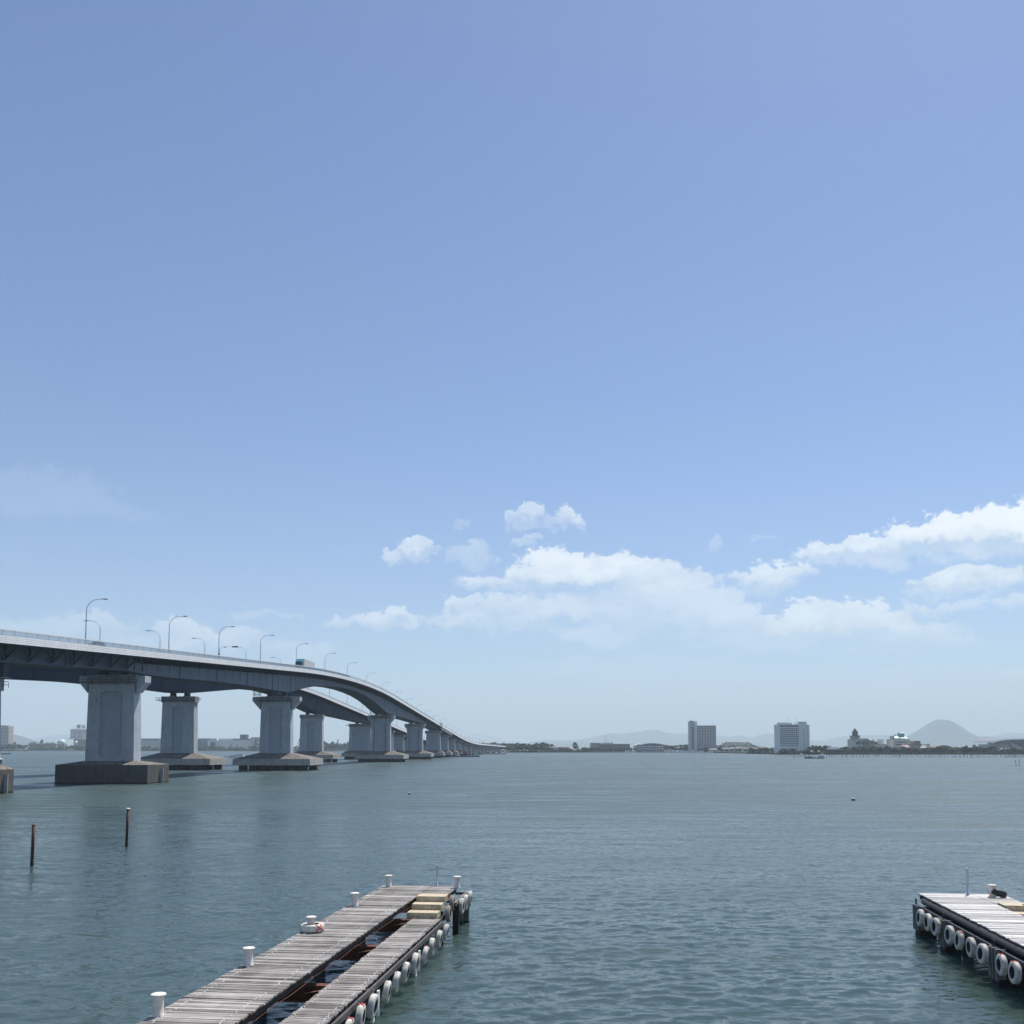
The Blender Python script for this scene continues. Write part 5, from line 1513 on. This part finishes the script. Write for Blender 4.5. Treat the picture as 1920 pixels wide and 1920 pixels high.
belt(-6, 54, 4.6, 2245, 2245, 1394.5, 1399, ('broad','dark'), 'large dark shore tree between the left apartment tower and the round hotel', 'shore trees at the far left')
belt(58, 128, 4.2, 2245, 2245, 1400, 1403.5, ('broad','light'), 'small tree in front of the long low building by the round hotel', 'small trees before the long building')
belt(126, 180, 4.0, 2245, 2245, 1397.5, 1401.5, ('broad','dark','light'), 'tree at the foot of the white round hotel', 'trees at the foot of the round hotel')
for px, y in ((80,1386.5),(60,1390),(67,1389.5),(91,1390),(97,1391),(103,1392),(28,1391.5)): tree('dark', px, y, 2480, .62, 1.5, 'tall tree rising behind the long low building by the mint dome', 'tall trees behind the long building')
belt(262, 470, 4.2, 2245, 2245, 1398.5, 1403, ('broad','light','dark'), 'low shore tree in front of the long white shopping centre', 'shore trees before the shopping centre')
belt(470, 600, 4.6, 2240, 2200, 1397.5, 1402, ('broad','dark'), 'shore tree seen between the middle bridge piers', 'shore trees behind the middle piers')
for px, y, w in ((434,1395,.45),(445.5,1396,.5),(480.5,1387,.55),(562,1387,.6),(568,1393,.6),(634,1387.5,.5)): tree('conifer', px, y, 2235, w*1.4, 1.4, 'pointed conifer sticking up above the shore trees at picture column %s' % {434:'left of the shopping centre roof box',445.5:'below the shopping centre roof box',480.5:'before the cream end of the shopping centre',562:'left of the second farther pier',568:'touching the second farther pier',634:'on the tree-covered rise'}[px] if False else {434:'small pointed conifer left of the dark roof box of the shopping centre',445.5:'small pointed conifer below the dark roof box of the shopping centre',480.5:'tall pointed conifer before the cream end of the shopping centre',562:'tall pointed conifer just left of the second farther pier',568:'short pointed conifer touching the second farther pier',634:'pointed conifer on the tree-covered rise behind the bridge'}[px], 'pointed conifers on the far shore')
belt(600, 662, 4.2, 2235, 2200, 1396.5, 1400, ('broad','dark','light'), 'shore tree below the tree-covered rise behind the bridge', 'shore trees below the rise')
belt(610, 670, 4.6, 2300, 2300, 1389, 1393.5, ('dark','broad'), 'tree on the rise behind the bridge piers', 'trees on the rise', 4.0, .8)
belt(670, 950, 9, 2200, 1640, 1399, 1402.5, ('broad','dark'), 'far shore tree glimpsed through the bridge piers', 'shore trees behind the bridge')
belt(953, 1030, 4.0, 1590, 1590, 1396, 1400, ('broad','light'), 'rounded light green shore tree beside the bridge end', 'rounded shore trees beside the bridge end')
belt(905, 1036, 4.4, 1720, 1640, 1391.5, 1395, ('dark','broad'), 'tall dark tree behind the rounded shore trees at the bridge end', 'tall dark trees at the bridge end', 1.5, .85)
tree('dark', 1022, 1389.4, 1610, .8, 1.4, 'tallest dark tree at the right end of the wood by the bridge end', 'tall dark trees at the bridge end')
tree('broad', 1077.5, 1391.4, 1600, .8, 1.4, 'tall umbrella-shaped tree between the far houses and the terraced building', None)
belt(1028, 1094, 5.0, 1585, 1585, 1403.5, 1406.5, ('broad','dark'), 'low bush-like tree along the shore below the far houses', 'low trees below the far houses')
belt(1094, 1122, 4.0, 1585, 1585, 1400.5, 1403, ('dark','broad'), 'dark rounded tree left of the terraced building', 'dark trees left of the terraced building')
belt(1124, 1196, 5.4, 1590, 1585, 1402, 1405.5, ('broad','dark'), 'tree in front of the terraced building', 'trees before the terraced building')
for px in (1133.2,1139.5,1146): tree('conifer', px, {1133.2:1389.5,1139.5:1387.4,1146:1388.2}[px], 1655, .22, 12, {1133.2:'small pointed conifer on the terraced building, just left of its mast',1139.5:'tallest pointed conifer on the terraced building, right of its mast',1146:'rightmost pointed conifer on the roof of the terraced building'}[px], 'conifers on the terraced building')
belt(1244, 1296, 4.2, 1640, 1640, 1395, 1399, ('broad','light','dark'), 'tree behind the marina between the glass hall and the dark tower', 'trees behind the marina')
belt(1300, 1356, 5.5, 1560, 1540, 1403, 1406, ('broad','dark'), 'small tree at the foot of the dark tower block', 'trees at the foot of the dark tower')
tree('dark', 1349, 1401.2, 1500, 1.1, 1.4, 'dark round tree right beside the dark tower block', None)
belt(1340, 1416, 3.0, 2420, 2420, 1396, 1400, ('broad','dark'), 'tree on the lower slope of the low wooded hill', 'trees on the low wooded hill', 6, 1.0)
belt(1356, 1408, 2.8, 2490, 2490, 1391.5, 1395, ('broad','dark'), 'tree on the crest of the low wooded hill', 'trees on the crest of the low hill', 12, .9)
belt(1352, 1412, 5.2, 1440, 1400, 1404, 1407, ('broad','dark','light'), 'small shore tree before the houses below the low hill', 'small trees before the hill houses')
belt(1408, 1456, 3.6, 1250, 1180, 1401, 1404.5, ('dark','broad'), 'dark rounded shore bush left of the white hotel', 'dark shore bushes left of the hotel')
belt(1462, 1516, 4.5, 1122, 1122, 1403, 1407.5, ('dark','broad'), 'low dark tree at the foot of the white hotel', 'trees at the foot of the white hotel')
belt(1517, 1552, 3.8, 1135, 1135, 1394, 1398.5, ('dark','broad'), 'tall dark tree right beside the white hotel', 'tall trees beside the white hotel', 1.2, .85)
belt(1540, 1592, 4.6, 1160, 1150, 1399, 1402, ('broad','dark'), 'tree behind the dark waterside pavilion', 'trees behind the pavilion')
belt(1580, 1676, 4.0, 1140, 1140, 1398, 1402.5, ('broad','dark','light'), 'rounded tree in front of the turreted building', 'trees before the turreted building')
belt(1676, 1745, 4.2, 1140, 1140, 1398.5, 1403, ('broad','dark','light'), 'rounded tree in front of the mint-roofed hotel', 'trees before the mint-roofed hotel')
belt(1745, 1812, 4.2, 1140, 1140, 1400, 1403.5, ('broad','dark','light'), 'rounded tree below the conical mountain', 'trees below the conical mountain')
belt(1808, 1862, 4.0, 1140, 1140, 1397.5, 1402, ('dark','broad'), 'taller dark tree left of the arena', 'trees left of the arena')
tree('broad', 1808.5, 1396.6, 1150, .9, 1.2, 'tallest rounded tree between conical mountain and arena', None); tree('light', 1826, 1395.0, 1180, .9, 1.2, 'pale open-crowned tree just left of the arena', None)
belt(1856, 1940, 4.4, 1125, 1125, 1401, 1405, ('broad','dark','light'), 'shore tree in front of the arena', 'trees before the arena')

# reeds and shore scrub
random.seed(5)
mb = MB()
for i in range(5200):
    px = random.uniform(1545, 1960); D = 1104+random.uniform(0,12)
    x = PX(px, D); h = random.uniform(1.8,3.1)*(1 if noise.noise(Vector((px*.03,0,0))) > -.25 else .55); w = random.uniform(.15,.4); l = random.uniform(-.3,.3)
    mb.add([(x-w,D,.2),(x+w,D+random.uniform(-.2,.2),.2),(x+w*.4+l,D,h),(x-w*.4+l,D,h*.96)], [(0,1,2,3)], 'reed_green')
tag(mb.build('reeds'), kind='stuff')
mb = MB()
def scrub(px0, px1, D, n_, hmax, mt):
    for i in range(n_):
        px = random.uniform(px0, px1); d = D+random.uniform(0,10); x = PX(px, d)
        hh = hmax*(.55+.45*noise.noise(Vector((px*.15,1.3,0))))
        c_ = Vector((x, d, .5+random.random()**1.2*hh)); s_ = random.uniform(.4,.9)
        nn = Vector((random.gauss(0,1), random.gauss(-.6,1), random.gauss(.4,1))).normalized(); t1 = nn.orthogonal().normalized(); t2 = nn.cross(t1)
        mb.add([c_-t1*s_-t2*s_, c_+t1*s_-t2*s_*.7, c_+t1*s_+t2*s_, c_-t1*s_*.8+t2*s_], [(0,1,2,3)], mt)
scrub(-10, 54, 2234, 1300, 5, 'leaf_dark'); scrub(54, 190, 2236, 1300, 3, 'leaf_broad'); scrub(255, 520, 2234, 3600, 5, 'leaf_broad'); scrub(520, 700, 2150, 2400, 5, 'leaf_dark')
scrub(950, 1112, 1583, 2200, 4, 'leaf_dark'); scrub(1112, 1200, 1580, 500, 2.5, 'leaf_broad'); scrub(1345, 1450, 1560, 1200, 3, 'leaf_dark')
scrub(1400, 1460, 1240, 1000, 3, 'leaf_dark'); scrub(1455, 1552, 1120, 1900, 3, 'leaf_dark'); scrub(1578, 1960, 1122, 5200, 3.4, 'leaf_dark')
tag(mb.build('shore_scrub'), kind='stuff')

# ================================================================= HAZE
m = bpy.data.materials.new('haze'); m.use_nodes = True
t = NT(m.node_tree); t.n.clear()
o_ = t.new('ShaderNodeOutputMaterial'); vol = t.new('ShaderNodeVolumePrincipled')
vol.inputs['Color'].default_value = (.72,.845,.965,1); vol.inputs['Density'].default_value = HAZE_D
vol.inputs['Anisotropy'].default_value = 0.0
t.l.new(vol.outputs[0], o_.inputs['Volume'])
M['haze'] = m
mb = MB(); mb.box((1000,13000,448), (44000,28000,904), 'haze'); hz = mb.build('haze'); tag(hz, kind='stuff')
